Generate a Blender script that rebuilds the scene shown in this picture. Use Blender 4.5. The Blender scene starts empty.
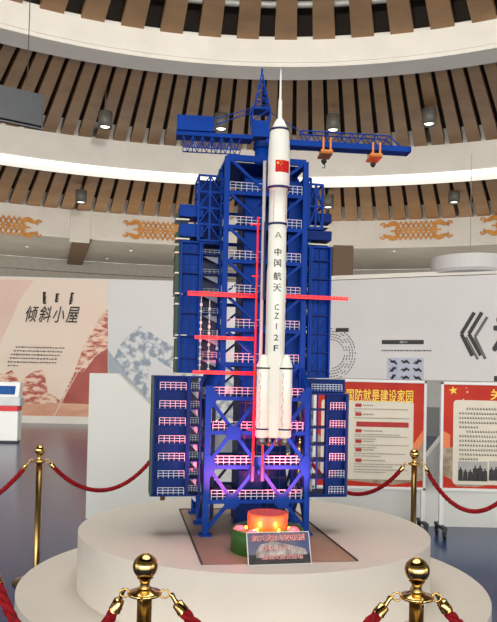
import bpy, math, random
from mathutils import Vector, Matrix
random.seed(7)
S = bpy.context.scene
COL = S.collection
PI = math.pi

# ------------------------------------------------------------------ camera
FPX, W, H = 700.0, 497.0, 622.0
PITCH, ROLL, SHIFT = math.radians(1.5), math.radians(1.3), 48.0
CAM = Vector((0, 0, 1.5))
fw = Vector((0, math.cos(PITCH), math.sin(PITCH)))
u0 = Vector((0, -math.sin(PITCH), math.cos(PITCH)))
r0 = Vector((1, 0, 0))
RT = r0 * math.cos(ROLL) + u0 * math.sin(ROLL)
UP = u0 * math.cos(ROLL) - r0 * math.sin(ROLL)
cd = bpy.data.cameras.new('camera')
cam = bpy.data.objects.new('camera', cd)
COL.objects.link(cam)
M = Matrix((RT, UP, -fw)).transposed().to_4x4()
M.translation = CAM
cam.matrix_world = M
cd.sensor_fit = 'VERTICAL'
cd.sensor_height = 24
cd.lens = FPX / H * 24
cd.shift_y = SHIFT / H
cd.clip_end = 200
S.camera = cam

# ------------------------------------------------------------------ world, lights, exposure
wd = bpy.data.worlds.new('world'); S.world = wd; wd.use_nodes = True
bg = wd.node_tree.nodes['Background']
bg.inputs[0].default_value = (1.0, 0.975, 0.93, 1); bg.inputs[1].default_value = 1.6

def area(name, loc, size, power, col, rot=(0, 0, 0), size_y=None):
    l = bpy.data.lights.new(name, 'AREA'); l.energy = power; l.color = col; l.size = size
    if size_y: l.shape = 'RECTANGLE'; l.size_y = size_y
    o = bpy.data.objects.new(name, l); COL.objects.link(o); o.location = loc; o.rotation_euler = rot
    return o
def point(name, loc, power, col, r=0.02, parent=None):
    l = bpy.data.lights.new(name, 'POINT'); l.energy = power; l.color = col; l.shadow_soft_size = r
    o = bpy.data.objects.new(name, l); COL.objects.link(o); o.location = loc
    if parent: o.parent = parent
    return o
area('atrium_skylight', (0.2, 3.0, 13.0), 10, 500, (1.0, 0.985, 0.95))
sl = bpy.data.lights.new('atrium_fill_spot', 'SPOT'); sl.energy = 2300; sl.color = (1.0, 0.97, 0.92); sl.spot_size = math.radians(92); sl.spot_blend = .3; sl.shadow_soft_size = .35  # added fill spot without a fixture, brightens fascias, slats and back walls
so = bpy.data.objects.new('atrium_fill_spot', sl); COL.objects.link(so); so.location = (0.1, 3.3, 5.1); so.rotation_euler = (math.radians(99), 0, 0)
area('soffit_fill', (-1.0, 28.0, 2.2), 34, 560, (1.0, 0.95, 0.88), (PI, 0, 0), 4)  # fill light added out of sight behind the display walls to lift the soffit
area('rear_fill', (0, -30, 5.0), 64, 10000, (1.0, 0.985, 0.96), (math.radians(95), 0, 0), 12)  # unseen fill panel behind the camera, added to light ceiling and fascias
S.view_settings.view_transform = 'Standard'
S.view_settings.look = 'None'
S.view_settings.gamma = 1.0
S.view_settings.exposure = 0.48
S.view_settings.use_curve_mapping = False

# ------------------------------------------------------------------ picking helpers
CX, CY = W / 2, H / 2 + SHIFT
def ray(u, v): return fw + RT * ((u - CX) / FPX) - UP * ((v - CY) / FPX)
def at(u, v, Y):
    d = ray(u, v); return CAM + d * ((Y - CAM.y) / d.y)
def ground(u, v, z):
    d = ray(u, v); return CAM + d * ((z - CAM.z) / d.z)
class Frame:
    def __init__(s, o, deg):
        s.o = Vector(o); a = math.radians(deg); s.yaw = a
        s.ex = Vector((math.cos(a), math.sin(a), 0)); s.ey = Vector((-math.sin(a), math.cos(a), 0))
    def hit(s, u, v, ly=0.0):
        d = ray(u, v); t = (ly - (CAM - s.o).dot(s.ey)) / d.dot(s.ey)
        p = CAM + d * t - s.o
        return p.dot(s.ex), p.z
    def w(s, x, y, z): return s.o + s.ex * x + s.ey * y + Vector((0, 0, z))

# ------------------------------------------------------------------ mesh helpers
class MB:
    def __init__(s): s.v = []; s.f = []; s.sm = []
    def add(s, vs, fs, smooth=False):
        n = len(s.v); s.v += [tuple(v) for v in vs]
        for f in fs: s.f.append(tuple(i + n for i in f)); s.sm.append(smooth)
        return s
    def box(s, x0, x1, y0, y1, z0, z1):
        x0, x1 = min(x0, x1), max(x0, x1); y0, y1 = min(y0, y1), max(y0, y1); z0, z1 = min(z0, z1), max(z0, z1)
        return s.add([(x0, y0, z0), (x1, y0, z0), (x1, y1, z0), (x0, y1, z0), (x0, y0, z1), (x1, y0, z1), (x1, y1, z1), (x0, y1, z1)],
              [(0, 3, 2, 1), (4, 5, 6, 7), (0, 1, 5, 4), (1, 2, 6, 5), (2, 3, 7, 6), (3, 0, 4, 7)])
    def bar(s, p, q, w, h=None):
        p, q = Vector(p), Vector(q); h = h or w; d = (q - p)
        if d.length < 1e-6: return s
        d.normalize(); up = Vector((0, 0, 1)) if abs(d.z) < 0.95 else Vector((0, 1, 0))
        a = d.cross(up).normalized(); b = a.cross(d); a *= w / 2; b *= h / 2
        return s.add([p - a - b, p + a - b, p + a + b, p - a + b, q - a - b, q + a - b, q + a + b, q - a + b],
              [(0, 1, 2, 3), (7, 6, 5, 4), (0, 4, 5, 1), (1, 5, 6, 2), (2, 6, 7, 3), (3, 7, 4, 0)])
    def path(s, pts, r, n=8, cap=True):
        pts = [Vector(p) for p in pts]; rs = r if isinstance(r, (list, tuple)) else [r] * len(pts)
        vs = []; fs = []; prev = None
        for i, p in enumerate(pts):
            d = (pts[min(i + 1, len(pts) - 1)] - pts[max(i - 1, 0)]).normalized()
            if prev is None:
                up = Vector((0, 0, 1)) if abs(d.z) < 0.9 else Vector((1, 0, 0)); a = d.cross(up).normalized()
            else:
                a = (prev - d * prev.dot(d)).normalized()
            prev = a; b = d.cross(a)
            for k in range(n):
                t = 2 * PI * k / n; vs.append(p + (a * math.cos(t) + b * math.sin(t)) * rs[i])
        for i in range(len(pts) - 1):
            for k in range(n):
                fs.append((i * n + k, i * n + (k + 1) % n, (i + 1) * n + (k + 1) % n, (i + 1) * n + k))
        s.add(vs, fs, True)
        if cap:
            L = (len(pts) - 1) * n
            s.add(vs[:n], [tuple(range(n - 1, -1, -1))]); s.add(vs[L:], [tuple(range(n))])
        return s
    def tube(s, p, q, r, n=8): return s.path([p, q], r, n)
    def lathe(s, prof, n=32, c=(0, 0, 0), smooth=True, a0=0, a1=2 * PI):
        full = abs(a1 - a0 - 2 * PI) < 1e-6; m = n if full else n + 1; vs = []; fs = []
        for r, z in prof:
            for k in range(m):
                t = a0 + (a1 - a0) * k / n; vs.append((c[0] + r * math.cos(t), c[1] + r * math.sin(t), c[2] + z))
        for i in range(len(prof) - 1):
            for k in range(n):
                k2 = (k + 1) % m; fs.append((i * m + k, i * m + k2, (i + 1) * m + k2, (i + 1) * m + k))
        return s.add(vs, fs, smooth)
    def prism(s, pts, off):
        """pts: planar 3-d outline; off: thickness vector"""
        n = len(pts); pts = [Vector(p) for p in pts]; off = Vector(off)
        vs = pts + [p + off for p in pts]
        fs = [tuple(range(n)), tuple(range(2 * n - 1, n - 1, -1))] + [(i, i + n, (i + 1) % n + n, (i + 1) % n) for i in range(n)]
        return s.add(vs, fs)
    def build(s, name, m, parent=None, bevel=0, sharp=False):
        me = bpy.data.meshes.new(name); me.from_pydata(s.v, [], s.f); me.validate()
        if len(me.polygons) == len(s.sm): me.polygons.foreach_set('use_smooth', s.sm)
        me.materials.append(m); o = bpy.data.objects.new(name, me); COL.objects.link(o)
        if parent: o.parent = parent
        if bevel:
            b = o.modifiers.new('bevel', 'BEVEL'); b.width = bevel; b.segments = 2; b.limit_method = 'ANGLE'
        return o
def tag(o, label=None, cat=None, group=None, kind=None):
    for k, v in (('label', label), ('category', cat), ('group', group), ('kind', kind)):
        if v: o[k] = v
    return o
def empty(name, loc=(0, 0, 0), rz=0, parent=None):
    o = bpy.data.objects.new(name, None); COL.objects.link(o); o.location = loc; o.rotation_euler = (0, 0, rz)
    o.empty_display_size = 0.1
    if parent: o.parent = parent
    return o
def copy_tree(o, parent=None):
    c = o.copy(); COL.objects.link(c); c.parent = parent
    for ch in list(o.children):
        copy_tree(ch, c)
    return c

# ------------------------------------------------------------------ materials
def lin(c): return tuple(((x / 255) / 12.92 if x <= 10 else ((x / 255 + 0.055) / 1.055) ** 2.4) for x in c)
def mat(name, rgb, rough=0.5, metal=0.0, emit=0.0, ecol=None, var=0.06, scale=8.0, stretch=None, rgb2=None, bump=0.0, ramp=(0.3, 0.7), spec=0.5, kind='noise'):
    m = bpy.data.materials.new(name); m.use_nodes = True; nt = m.node_tree; b = nt.nodes['Principled BSDF']
    c = lin(rgb); b.inputs['Roughness'].default_value = rough; b.inputs['Metallic'].default_value = metal
    b.inputs['Specular IOR Level'].default_value = spec
    tc = nt.nodes.new('ShaderNodeTexCoord'); mp = nt.nodes.new('ShaderNodeMapping'); nt.links.new(tc.outputs['Object'], mp.inputs[0])
    if stretch: mp.inputs['Scale'].default_value = stretch
    if kind == 'noise':
        n = nt.nodes.new('ShaderNodeTexNoise'); n.inputs['Scale'].default_value = scale; n.inputs['Detail'].default_value = 5; out = n.outputs[0]
    elif kind == 'voronoi':
        n = nt.nodes.new('ShaderNodeTexVoronoi'); n.inputs['Scale'].default_value = scale; out = n.outputs['Distance']
    else:
        n = nt.nodes.new('ShaderNodeTexWave'); n.inputs['Scale'].default_value = scale; n.inputs['Distortion'].default_value = 6; n.inputs['Detail'].default_value = 3; out = n.outputs[1]
    nt.links.new(mp.outputs[0], n.inputs['Vector'])
    r = nt.nodes.new('ShaderNodeValToRGB'); nt.links.new(out, r.inputs[0])
    c2 = lin(rgb2) if rgb2 else tuple(x * (1 - var * 2) for x in c)
    c1 = c if rgb2 else tuple(min(1, x * (1 + var)) for x in c)
    r.color_ramp.elements[0].position = ramp[0]; r.color_ramp.elements[1].position = ramp[1]
    r.color_ramp.elements[0].color = (*c2, 1); r.color_ramp.elements[1].color = (*c1, 1)
    nt.links.new(r.outputs[0], b.inputs['Base Color'])
    if bump:
        bp = nt.nodes.new('ShaderNodeBump'); bp.inputs['Strength'].default_value = bump; nt.links.new(out, bp.inputs['Height']); nt.links.new(bp.outputs[0], b.inputs['Normal'])
    if emit:
        b.inputs['Emission Color'].default_value = (*lin(ecol or rgb), 1); b.inputs['Emission Strength'].default_value = emit
    return m
white_plaster = mat('white_plaster', (226, 220, 208), 0.7, scale=1.5, var=0.03)
cove_light = mat('cove_light', (255, 252, 240), 0.6, emit=0.5, var=0)
slat_wood = mat('slat_wood', (166, 124, 78), 0.55, scale=1.2, rgb2=(140, 102, 62), stretch=(1, 1, 3))
void_dark = mat('void_dark', (40, 32, 25), 0.9)
steel_grey = mat('steel_grey', (205, 203, 196), 0.5, metal=0.2)
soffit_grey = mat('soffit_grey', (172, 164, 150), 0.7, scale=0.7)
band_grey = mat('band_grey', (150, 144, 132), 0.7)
gold_paint = mat('gold_paint', (212, 146, 46), 0.45, metal=0.1, rgb2=(184, 112, 30), scale=4)
floor_mat = mat('blue_grey_floor', (42, 62, 102), 0.2, scale=0.8, var=0.06, spec=0.35)
podium_white = mat('podium_white', (214, 206, 194), 0.5, scale=2.5, var=0.025)
inlay_wood = mat('inlay_laminate', (166, 136, 112), 0.4, scale=3, rgb2=(150, 122, 102))
inlay_edge = mat('inlay_edge', (60, 52, 46), 0.6)
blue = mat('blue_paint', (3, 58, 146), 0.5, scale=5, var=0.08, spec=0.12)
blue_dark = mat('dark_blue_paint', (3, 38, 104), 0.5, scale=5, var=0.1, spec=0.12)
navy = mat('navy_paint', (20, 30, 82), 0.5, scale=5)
green_dark = mat('dark_green_paint', (16, 62, 28), 0.5)
rail_white = mat('white_wire', (205, 214, 232), 0.5)
ledge_cream = mat('cream_paint', (216, 214, 190), 0.5)
plate_grey = mat('grey_plastic', (150, 156, 176), 0.5)
red_led = mat('red_led_strip', (200, 10, 20), 0.4, emit=0.4, ecol=(255, 14, 20), var=0)
red_paint = mat('red_paint', (200, 30, 34), 0.45)
orange_paint = mat('orange_paint', (216, 128, 52), 0.45)
hook_black = mat('dark_iron', (34, 34, 32), 0.5, metal=0.4)
rocket_white = mat('rocket_white', (236, 234, 222), 0.35, scale=2, var=0.02)
band_blue = mat('band_blue', (26, 26, 92), 0.4)
flag_red = mat('flag_red', (196, 24, 20), 0.5, spec=.2)
star_yellow = mat('star_yellow', (250, 210, 60), 0.5)
letter_dark = mat('letter_dark', (48, 50, 52), 0.6)
nozzle_mat = mat('nozzle_grey', (120, 112, 112), 0.35, metal=0.7)
pale_grey = mat('pale_grey_paint', (196, 198, 196), 0.45)
brass = mat('polished_brass', (206, 170, 104), 0.14, metal=1.0, var=0.05, scale=3)
brass_dull = mat('dull_brass', (164, 134, 82), 0.28, metal=1.0, var=0.08, scale=10)
rope_red = mat('rope_red', (158, 14, 24), 0.75, scale=60, rgb2=(100, 6, 14), spec=.2)
glow_orange = mat('glowing_orange_acrylic', (235, 84, 40), 0.35, emit=0.4, ecol=(255, 74, 22), var=0)
disc_top = mat('disc_top_brown', (170, 86, 50), 0.4, emit=0.12, ecol=(255, 80, 30))
lamp_yellow = mat('lamp_yellow', (255, 220, 90), 0.4, emit=3.0, ecol=(255, 190, 60), var=0)
lamp_red = mat('lamp_red', (255, 70, 80), 0.4, emit=3.2, ecol=(255, 60, 70), var=0)
drum_green = mat('drum_green', (50, 96, 36), 0.5)
board_white = mat('board_white', (222, 222, 218), 0.5, var=.01, scale=1)
alu = mat('aluminium', (200, 202, 200), 0.35, metal=0.5)
poster_red = mat('poster_red', (196, 52, 24), 0.5, scale=3, rgb2=(176, 30, 18), spec=.2)
poster_orange = mat('poster_orange', (226, 120, 60), 0.5, scale=3)
poster_cream = mat('poster_cream', (214, 204, 184), 0.5, var=0.02)
poster_tan = mat('poster_tan', (182, 168, 142), 0.5, rgb2=(120, 96, 66), scale=9)
ink = mat('ink_black', (36, 34, 34), 0.6)
ink_soft = mat('ink_grey', (92, 88, 84), 0.6)
ink_red = mat('ink_red', (170, 30, 26), 0.6)
caster_black = mat('caster_black', (22, 22, 24), 0.5)
wall_white = mat('partition_white', (212, 212, 204), 0.55, scale=1.2, var=0.02)
banner_white = mat('banner_white', (206, 202, 200), 0.6, scale=0.5, var=0.03)
banner_grey = mat('panel_grey', (150, 148, 144), 0.6, scale=0.6)
banner_darkgrey = mat('panel_dark_grey', (92, 92, 92), 0.5, scale=0.6)
mural_cream = mat('mural_cream', (224, 212, 194), 0.6, scale=0.25, rgb2=(224, 200, 182), ramp=(0.35, 0.65))
mural_peach = mat('mural_peach', (222, 190, 176), 0.6, scale=0.5)
mural_red = mat('mural_red', (184, 96, 80), 0.6, scale=0.8, rgb2=(150, 62, 52))
mural_rock = mat('mural_rock', (226, 196, 172), 0.6, scale=3.2, rgb2=(176, 84, 68), ramp=(0.42, 0.56), stretch=(1, 1, 2.6))
mural_sand = mat('mural_sand', (222, 178, 146), 0.6, scale=1.5, rgb2=(196, 132, 104), stretch=(0.5, 1, 3))
mural_pale = mat('mural_pale_blue', (216, 212, 206), 0.6, scale=0.3, rgb2=(204, 204, 204))
mural_blue = mat('mural_rock_blue', (208, 208, 206), 0.6, scale=5, rgb2=(136, 148, 160), ramp=(0.42, 0.58))
mural_slate = mat('mural_slate', (160, 170, 178), 0.6, scale=0.8)
screen_blue = mat('screen_blue', (40, 74, 120), 0.2, emit=0.25, ecol=(60, 110, 190), scale=20, rgb2=(20, 40, 80))
screen_dark = mat('screen_dark', (40, 42, 44), 0.5, spec=.2)
lizard_bg = mat('pale_blue_print', (176, 180, 196), 0.6)
downlight_grey = mat('downlight_grey', (96, 92, 84), 0.5)
lamp_white = mat('lamp_white', (255, 250, 235), 0.4, emit=2.5, var=0)
brown_box = mat('brown_column', (104, 80, 56), 0.6)
photo_bg = mat('photo_grey', (168, 166, 160), 0.6)

# ------------------------------------------------------------------ text
_tc = {}
def text_geo(body, bold=0.0):
    key = (body, bold)
    if key not in _tc:
        c = bpy.data.curves.new('t', 'FONT'); c.body = body; c.size = 1; c.resolution_u = 2
        o = bpy.data.objects.new('t', c); COL.objects.link(o); bpy.context.view_layer.update()
        me = bpy.data.meshes.new_from_object(o.evaluated_get(bpy.context.evaluated_depsgraph_get()))
        vs = [v.co.copy() for v in me.vertices]; fs = [tuple(p.vertices) for p in me.polygons]
        bpy.data.objects.remove(o); bpy.data.curves.remove(c); bpy.data.meshes.remove(me)
        if bold:
            v2, f2 = [], []; q = bold * .7
            for i, (a, b) in enumerate(((-bold, 0), (bold, 0), (0, -bold), (0, bold), (-q, -q), (q, q), (-q, q), (q, -q))):
                f2 += [tuple(j + len(v2) for j in f) for f in fs]; v2 += [v + Vector((a, b, i * 1e-4)) for v in vs]
            vs, fs = v2, f2
        _tc[key] = (vs, fs)
    return _tc[key]
def put_text(mb, body, fn, w=None, h=None, bold=0.0):
    """fit glyphs into a w x h box; fn(x, z) -> point, x from left, z from the bottom of the box"""
    vs, fs = text_geo(body, bold)
    if not vs: return
    x0 = min(v.x for v in vs); x1 = max(v.x for v in vs); y0 = min(v.y for v in vs); y1 = max(v.y for v in vs)
    sx = (w / (x1 - x0)) if w else h / (y1 - y0); sy = (h / (y1 - y0)) if h else sx
    mb.add([Vector(fn((v.x - x0) * sx, (v.y - y0) * sy)) - Vector((0, v.z, 0)) for v in vs], fs)

# ================================================================== SETTING
RC = (0.25, 5.0)          # centre of the round atrium
A0, A1 = math.radians(2), math.radians(178)
def ring_lathe(prof, name, m, n=256, a0=0, a1=2 * PI):
    mb = MB().lathe(prof, n, (RC[0], RC[1], 0), False, a0, a1)
    return tag(mb.build(name, m), kind='structure')
fl = MB().box(-32, 32, -14, 36, -0.2, 0).build('floor', floor_mat); tag(fl, kind='structure')

# stepped ring fascias
def zt(v, depth): return 1.5 + (378 - v) / FPX * depth
R1, R1o, R2, R2o, R3 = 10.75, 11.46, 17.5, 18.0, 23.5
z1b, z1t = zt(63.5, 15.75), zt(35, 15.75)
z2b, z2t = zt(182, 22.5), zt(150, 22.5)
z3b, z3t = zt(246, 28.5), zt(219, 28.5)
ring_lathe([(R1o, z1t + 0.05), (R1, z1t + 0.05), (R1, z1b + 0.10), (R1 + 0.03, z1b + 0.10), (R1 + 0.03, z1b + 0.07), (R1, z1b + 0.07), (R1, z1b), (R1o, z1b), (R1o, z1t + .05)], 'trim_1', white_plaster)
ring_lathe([(R2o, z2t + 0.6), (R2, z2t + 0.6), (R2, z2b + 0.24), (R2 + 0.05, z2b + 0.22)], 'trim_2', white_plaster)
ring_lathe([(R2 + 0.05, z2b + 0.22), (R2 + 0.02, z2b), (R2o, z2b), (R2o, z2b + 0.5)], 'trim_3', cove_light)
ring_lathe([(R3 + .4, z2b + 0.75), (R3, z2b + 0.75), (R3, z3b), (R3 + 0.4, z3b)], 'trim_4', white_plaster)

def slats(r1, r2, z, n, fill, a0, a1, th=0.16, slope=0.0):
    mb = MB(); st = 2 * PI / n; k0 = int(a0 / st); k1 = int(a1 / st)
    for k in range(k0, k1 + 1):
        a = k * st; h = st * fill / 2; vs = []
        for zz in (0, th):
            for (r, s) in ((r1, -1), (r1, 1), (r2, 1), (r2, -1)):
                vs.append((RC[0] + r * math.cos(a + s * h), RC[1] + r * math.sin(a + s * h), z + zz + (slope if r == r2 else 0)))
        mb.add(vs, [(0, 1, 2, 3), (7, 6, 5, 4), (0, 4, 5, 1), (1, 5, 6, 2), (2, 6, 7, 3), (3, 7, 4, 0)])
    return mb
tag(slats(5.5, R1, z1t - 0.02, 78, 0.58, A0, A1).build('ceiling', slat_wood), kind='structure')
tag(slats(R1o, R2, z1b + 0.14, 206, 0.73, A0, A1, slope=z2t - z1b - 0.1).build('ceiling', slat_wood), kind='structure')
tag(slats(R2o, R3, z2b + 0.12, 232, 0.76, A0, A1).build('ceiling', slat_wood), kind='structure')
# dark void deck above each slat field, with ducts and trusses
ring_lathe([(5.0, z1t + 2.2), (R1o, z1t + 2.2), (R1o, z1t + .05)], 'ceiling', void_dark, 96)
ring_lathe([(R1o, z1t + 0.05), (R2o, z2t + 0.55)], 'ceiling', void_dark, 96)
ring_lathe([(R2o, z2b + 0.5), (R2o, z2b + 0.7), (R3 + .4, z2b + 0.7)], 'ceiling', void_dark, 96)
mb = MB()
for r in (7.2, 8.0, 8.8, 9.6, 10.3):
    pts = [(RC[0] + r * math.cos(a), RC[1] + r * math.sin(a), z1t + 0.45 + 0.1 * (r > 9)) for a in [A0 + (A1 - A0) * i / 90 for i in range(91)]]
    mb.path(pts, 0.075, 6)
for k in range(46):
    a = math.radians(20 + k * 3.1); b = a + math.radians(3.1 if k % 2 else -3.1)
    mb.bar((RC[0] + 7.2 * math.cos(a), RC[1] + 7.2 * math.sin(a), z1t + .45), (RC[0] + 10.3 * math.cos(b), RC[1] + 10.3 * math.sin(b), z1t + .9), 0.07)
tag(mb.build('ceiling', steel_grey), kind='structure')
# soffit beyond the last ring and the drop behind it
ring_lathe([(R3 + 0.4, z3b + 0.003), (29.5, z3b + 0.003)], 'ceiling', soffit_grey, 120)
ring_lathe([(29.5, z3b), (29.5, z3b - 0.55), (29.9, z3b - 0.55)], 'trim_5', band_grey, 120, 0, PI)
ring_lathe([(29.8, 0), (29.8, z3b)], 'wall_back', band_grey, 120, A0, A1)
# beams crossing the soffit
def on_ring(u, v, r):
    d = ray(u, v); ox, oy = CAM.x - RC[0], CAM.y - RC[1]
    a = d.x ** 2 + d.y ** 2; b = 2 * (ox * d.x + oy * d.y); c = ox * ox + oy * oy - r * r
    t = (-b + math.sqrt(b * b - 4 * a * c)) / (2 * a); p = CAM + d * t
    return p, math.atan2(p.y - RC[1], p.x - RC[0])

# golden lattice ornaments on the third fascia
def ornament(u, v, r, width=2.62, hgt=0.74):
    p, ang = on_ring(u, v, r)
    def P(x, z, o=0.0):      # x along the ring to the right (seen from inside)
        a = ang - x / r; rr = r - 0.03 - o
        return (RC[0] + rr * math.cos(a), RC[1] + rr * math.sin(a), p.z + z)
    mb = MB()
    def ribbon(pts, w):
        vs = []; n = len(pts)
        for i, (x, z) in enumerate(pts):
            a = pts[max(i - 1, 0)]; b = pts[min(i + 1, n - 1)]; dx, dz = b[0] - a[0], b[1] - a[1]; L = math.hypot(dx, dz) or 1
            ww = w[i] if isinstance(w, list) else w
            nx, nz = -dz / L * ww / 2, dx / L * ww / 2
            vs += [P(x + nx, z + nz), P(x - nx, z - nz), P(x + nx, z + nz, .03), P(x - nx, z - nz, .03)]
        fs = []
        for i in range(n - 1):
            a = 4 * i; b = a + 4
            fs += [(a + 2, a + 3, b + 3, b + 2), (a, a + 2, b + 2, b), (a + 3, a + 1, b + 1, b + 3)]
        mb.add(vs, fs)
    L = width * 0.30; N = 4; q = hgt * 0.5; w = 0.11
    for ph in (1, -1):                     # two zigzags per row, two rows
        for row in (1, -1):
            pts = []
            for i in range(2 * N + 1):
                x = -L + 2 * L * i / (2 * N); s = 1 if (i % 2) else -1
                pts.append((x, row * q / 2 + ph * s * q / 2 * 0.85))
            ribbon(pts, w)
    for sx in (1, -1):                     # scrolled tails
        for sz in (1, -1):
            pts = []; ws = []
            for i in range(25):
                t = i / 24
                x = L * 0.85 + t * (width / 2 - L * 0.85); z = sz * (0.10 + 0.24 * abs(math.sin(t * 2.6)) * (1 - .35 * t) + 0.06 * math.sin(t * 7))
                pts.append((sx * x, z)); ws.append(0.06 + 0.17 * math.sin(PI * min(1, t * 1.15)) * (1 - t * .6))
            ribbon(pts, ws)
            ribbon([(sx * (width / 2 - 0.02 + 0.10 * math.cos(a)), sz * (0.22 + 0.10 * math.sin(a))) for a in [i * PI / 5 for i in range(8)]], 0.055)
    ribbon([(L * -1.25, 0), (L * 1.25, 0)], 0.06)
    return mb.build('wall_ornament', gold_paint)
for u, v, lab in ((3, 225, 'golden knotted lattice ornament at the far left end of the white fascia'),
                  (158, 231, 'golden knotted lattice ornament on white fascia just left of the blue tower'),
                  (290, 234, 'golden lattice ornament on white fascia hidden behind the rocket tower'),
                  (416, 230.5, 'golden knotted lattice ornament on white fascia right of the tower, above the round disc'),
                  (519, 224, 'golden lattice ornament cut off by the right edge of the picture')):
    tag(ornament(u, v, R3), lab, 'ornament', 'golden ornaments on the fascia')

# pier box and sloping beam on the left, brown boxed pier on the right
p, a = on_ring(80, 229, R3)
mb = MB().box(-0.38, 0.38, -0.12, 0.3, -0.48, 0.52); o = mb.build('trim_6', white_plaster); o.location = (p.x, p.y, p.z); o.rotation_euler = (0, 0, a - PI / 2); tag(o, kind='structure')
mb = MB().prism([(-0.36, 0, 0), (0.40, 0, 0), (0.36, 0, -0.14), (-0.36, 0, -0.14)], Vector(ground(72, 268, z3b) - Vector((p.x, p.y + .4, z3b))) + Vector((0, 0, -.1))); o = mb.build('trim_7', brown_box)
o.location = (p.x, p.y + .4, z3b); tag(o, kind='structure')
p = at(342, 262, 23.0)
mb = MB().box(-0.33, 0.33, -0.3, 0.3, -0.62, 0.50); o = mb.build('trim_8', brown_box, bevel=0.02); o.location = p; tag(o, kind='structure')

# ceiling downlights (black cans)
can = empty('ceiling_downlight')
MB().lathe([(0, 0.42), (0.19, 0.42), (0.19, 0), (0.17, 0), (0.16, 0.06), (0, 0.06)], 20).build('housing', downlight_grey, can)
MB().lathe([(0, 0.03), (0.11, 0.03), (0.13, 0.055)], 16).build('lamp', lamp_white, can)
MB().tube((0, 0, 0.42), (0, 0, 1.1), 0.02, 6).build('stem', downlight_grey, can)
first = True
for u, v, Y, lab in ((105, 128, 18.4, 'dark cylindrical ceiling downlight between wood slats, upper left beside the hanging screen'),
                (221, 130, 18.6, 'dark cylindrical ceiling downlight just above the crane counter-jib'),
                (333, 131, 18.6, 'dark cylindrical ceiling downlight behind the crane jib, right of the rocket'),
                (429, 125, 18.4, 'dark cylindrical ceiling downlight alone at upper right, above the jib tip'),
                (81, 203, 23.6, 'dark cylindrical ceiling downlight above the white pier box, lower left'),
                (328, 208, 23.6, 'dark cylindrical ceiling downlight close to the tower right side'),
                (454, 203, 23.6, 'dark cylindrical ceiling downlight at lower right, above the round disc')):
    o = can if first else copy_tree(can); first = False
    o.location = at(u, v, Y); tag(o, lab, 'ceiling light', 'cylindrical downlights hanging from the slatted ceiling')
# soffit spots
sp = empty('recessed_spotlight')
MB().lathe([(0.0, 0.0), (0.06, -0.01), (0.075, -0.03), (0.11, -0.03), (0.11, 0.02), (0, .02)], 16).build('bezel', alu, sp)
MB().lathe([(0, -0.012), (0.055, -0.014)], 12).build('lamp', lamp_white, sp)
first = True
for u, v, lab in ((107, 258.5, 'small recessed spotlight left of the tower on grey soffit'), (131, 250.5, 'small recessed spotlight nearest the tower left side on grey soffit'),
                  (394, 251, 'small recessed spotlight right of the tower on grey soffit'), (27, 246.5, 'small recessed spotlight at left end of grey soffit')):
    o = sp if first else copy_tree(sp); first = False
    o.location = ground(u, v, z3b); tag(o, lab, 'spotlight', 'recessed spotlights in the soffit')
# hanging screen upper left
pl = Frame(at(20, 105, 9.0), 32)
x1, zb = pl.hit(42, 127); _, ztp = pl.hit(42, 95); sh = ztp - zb
scr = empty('hanging_screen', pl.o, pl.yaw)
MB().box(-1.1, x1, -0.03, 0.03, zb, zb + sh).build('screen_panel', screen_dark, scr, bevel=0.01)
MB().box(-1.12, x1 + 0.02, 0.031, 0.09, zb - .02, zb + sh + .02).build('rear_housing', caster_black, scr)
for x in (-0.8, 0.1): MB().tube((x, 0.06, zb + sh), (x, 0.06, z1t - pl.o.z), 0.006, 6).build('hanger_rod', void_dark, scr)
tag(scr, 'dark grey flat screen hanging from the slatted ceiling at upper left', 'screen')

# round hanging disc on the right
p = at(470, 268, 19.5)
dsc = empty('round_hanging_disc', p)
MB().lathe([(0, -0.16), (0.55, -0.16), (0.6, -0.2), (1.0, -0.2), (1.08, -0.12), (1.08, 0.24), (0, 0.24)], 48, smooth=False).build('disc', banner_white, dsc)
MB().lathe([(0, -0.168), (0.53, -0.168)], 40).build('inner_panel', brown_box, dsc)
mb = MB()
mb.path([(0, 0, .24), (0, 0, .42), (0, 0, .44), (0, 0, z2b + .12 - p.z)], [.08, .05, .008, .008], 10)
mb.build('suspension_rod', alu, dsc)
tag(dsc, 'large round white disc hanging below the soffit on the right', 'ceiling disc')

# ------------------------------------------------------------------ exhibition walls at the back
LW = Frame((0, 21.0, 0), 1.5)
_, lw_top = LW.hit(100, 278.8); xl = LW.hit(-60, 300)[0]; xs = LW.hit(108, 300)[0]; xr = LW.hit(262, 300)[0]
def lp(u, v, off=0.0):
    x, z = LW.hit(u, v); return LW.w(x, -0.02 - off, z)
def wall_box(name, fr, x0, x1, z0, z1, m, th=0.25, kind='structure', y0=0):
    o = MB().box(x0, x1, y0, y0 + th, z0, z1).build(name, m); o.location = fr.o; o.rotation_euler = (0, 0, fr.yaw)
    return tag(o, kind=kind)
wall_box('wall_left', LW, xl, xr, 0, lw_top, wall_white)
wall_box('baseboard_left', LW, xl, xr, 0, 0.22, white_plaster, 0.05, y0=-0.05)
def panel_frame(fr, x0, x1, z0, z1, m, name):
    o = MB().box(x0, x1, -0.02, -0.001, z0, z1).build(name, m); o.location = fr.o; o.rotation_euler = (0, 0, fr.yaw); return o
def art(parent, fr, pts, m, k, name):
    """printed shape: polygon lying on the mural, k = print layer"""
    P = [fr.hit(u, v) for u, v in pts]; y = -0.022 - 0.003 * k
    return MB().add([(x, y, z) for x, z in P], [tuple(range(len(P)))]).build(name, m, parent)
ml = panel_frame(LW, xl, xs, 0.22, lw_top - .04, mural_cream, 'mural_panel')
tag(ml, 'tall cream and salmon wall mural of red rocks with black title characters, at far left', 'mural')
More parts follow.
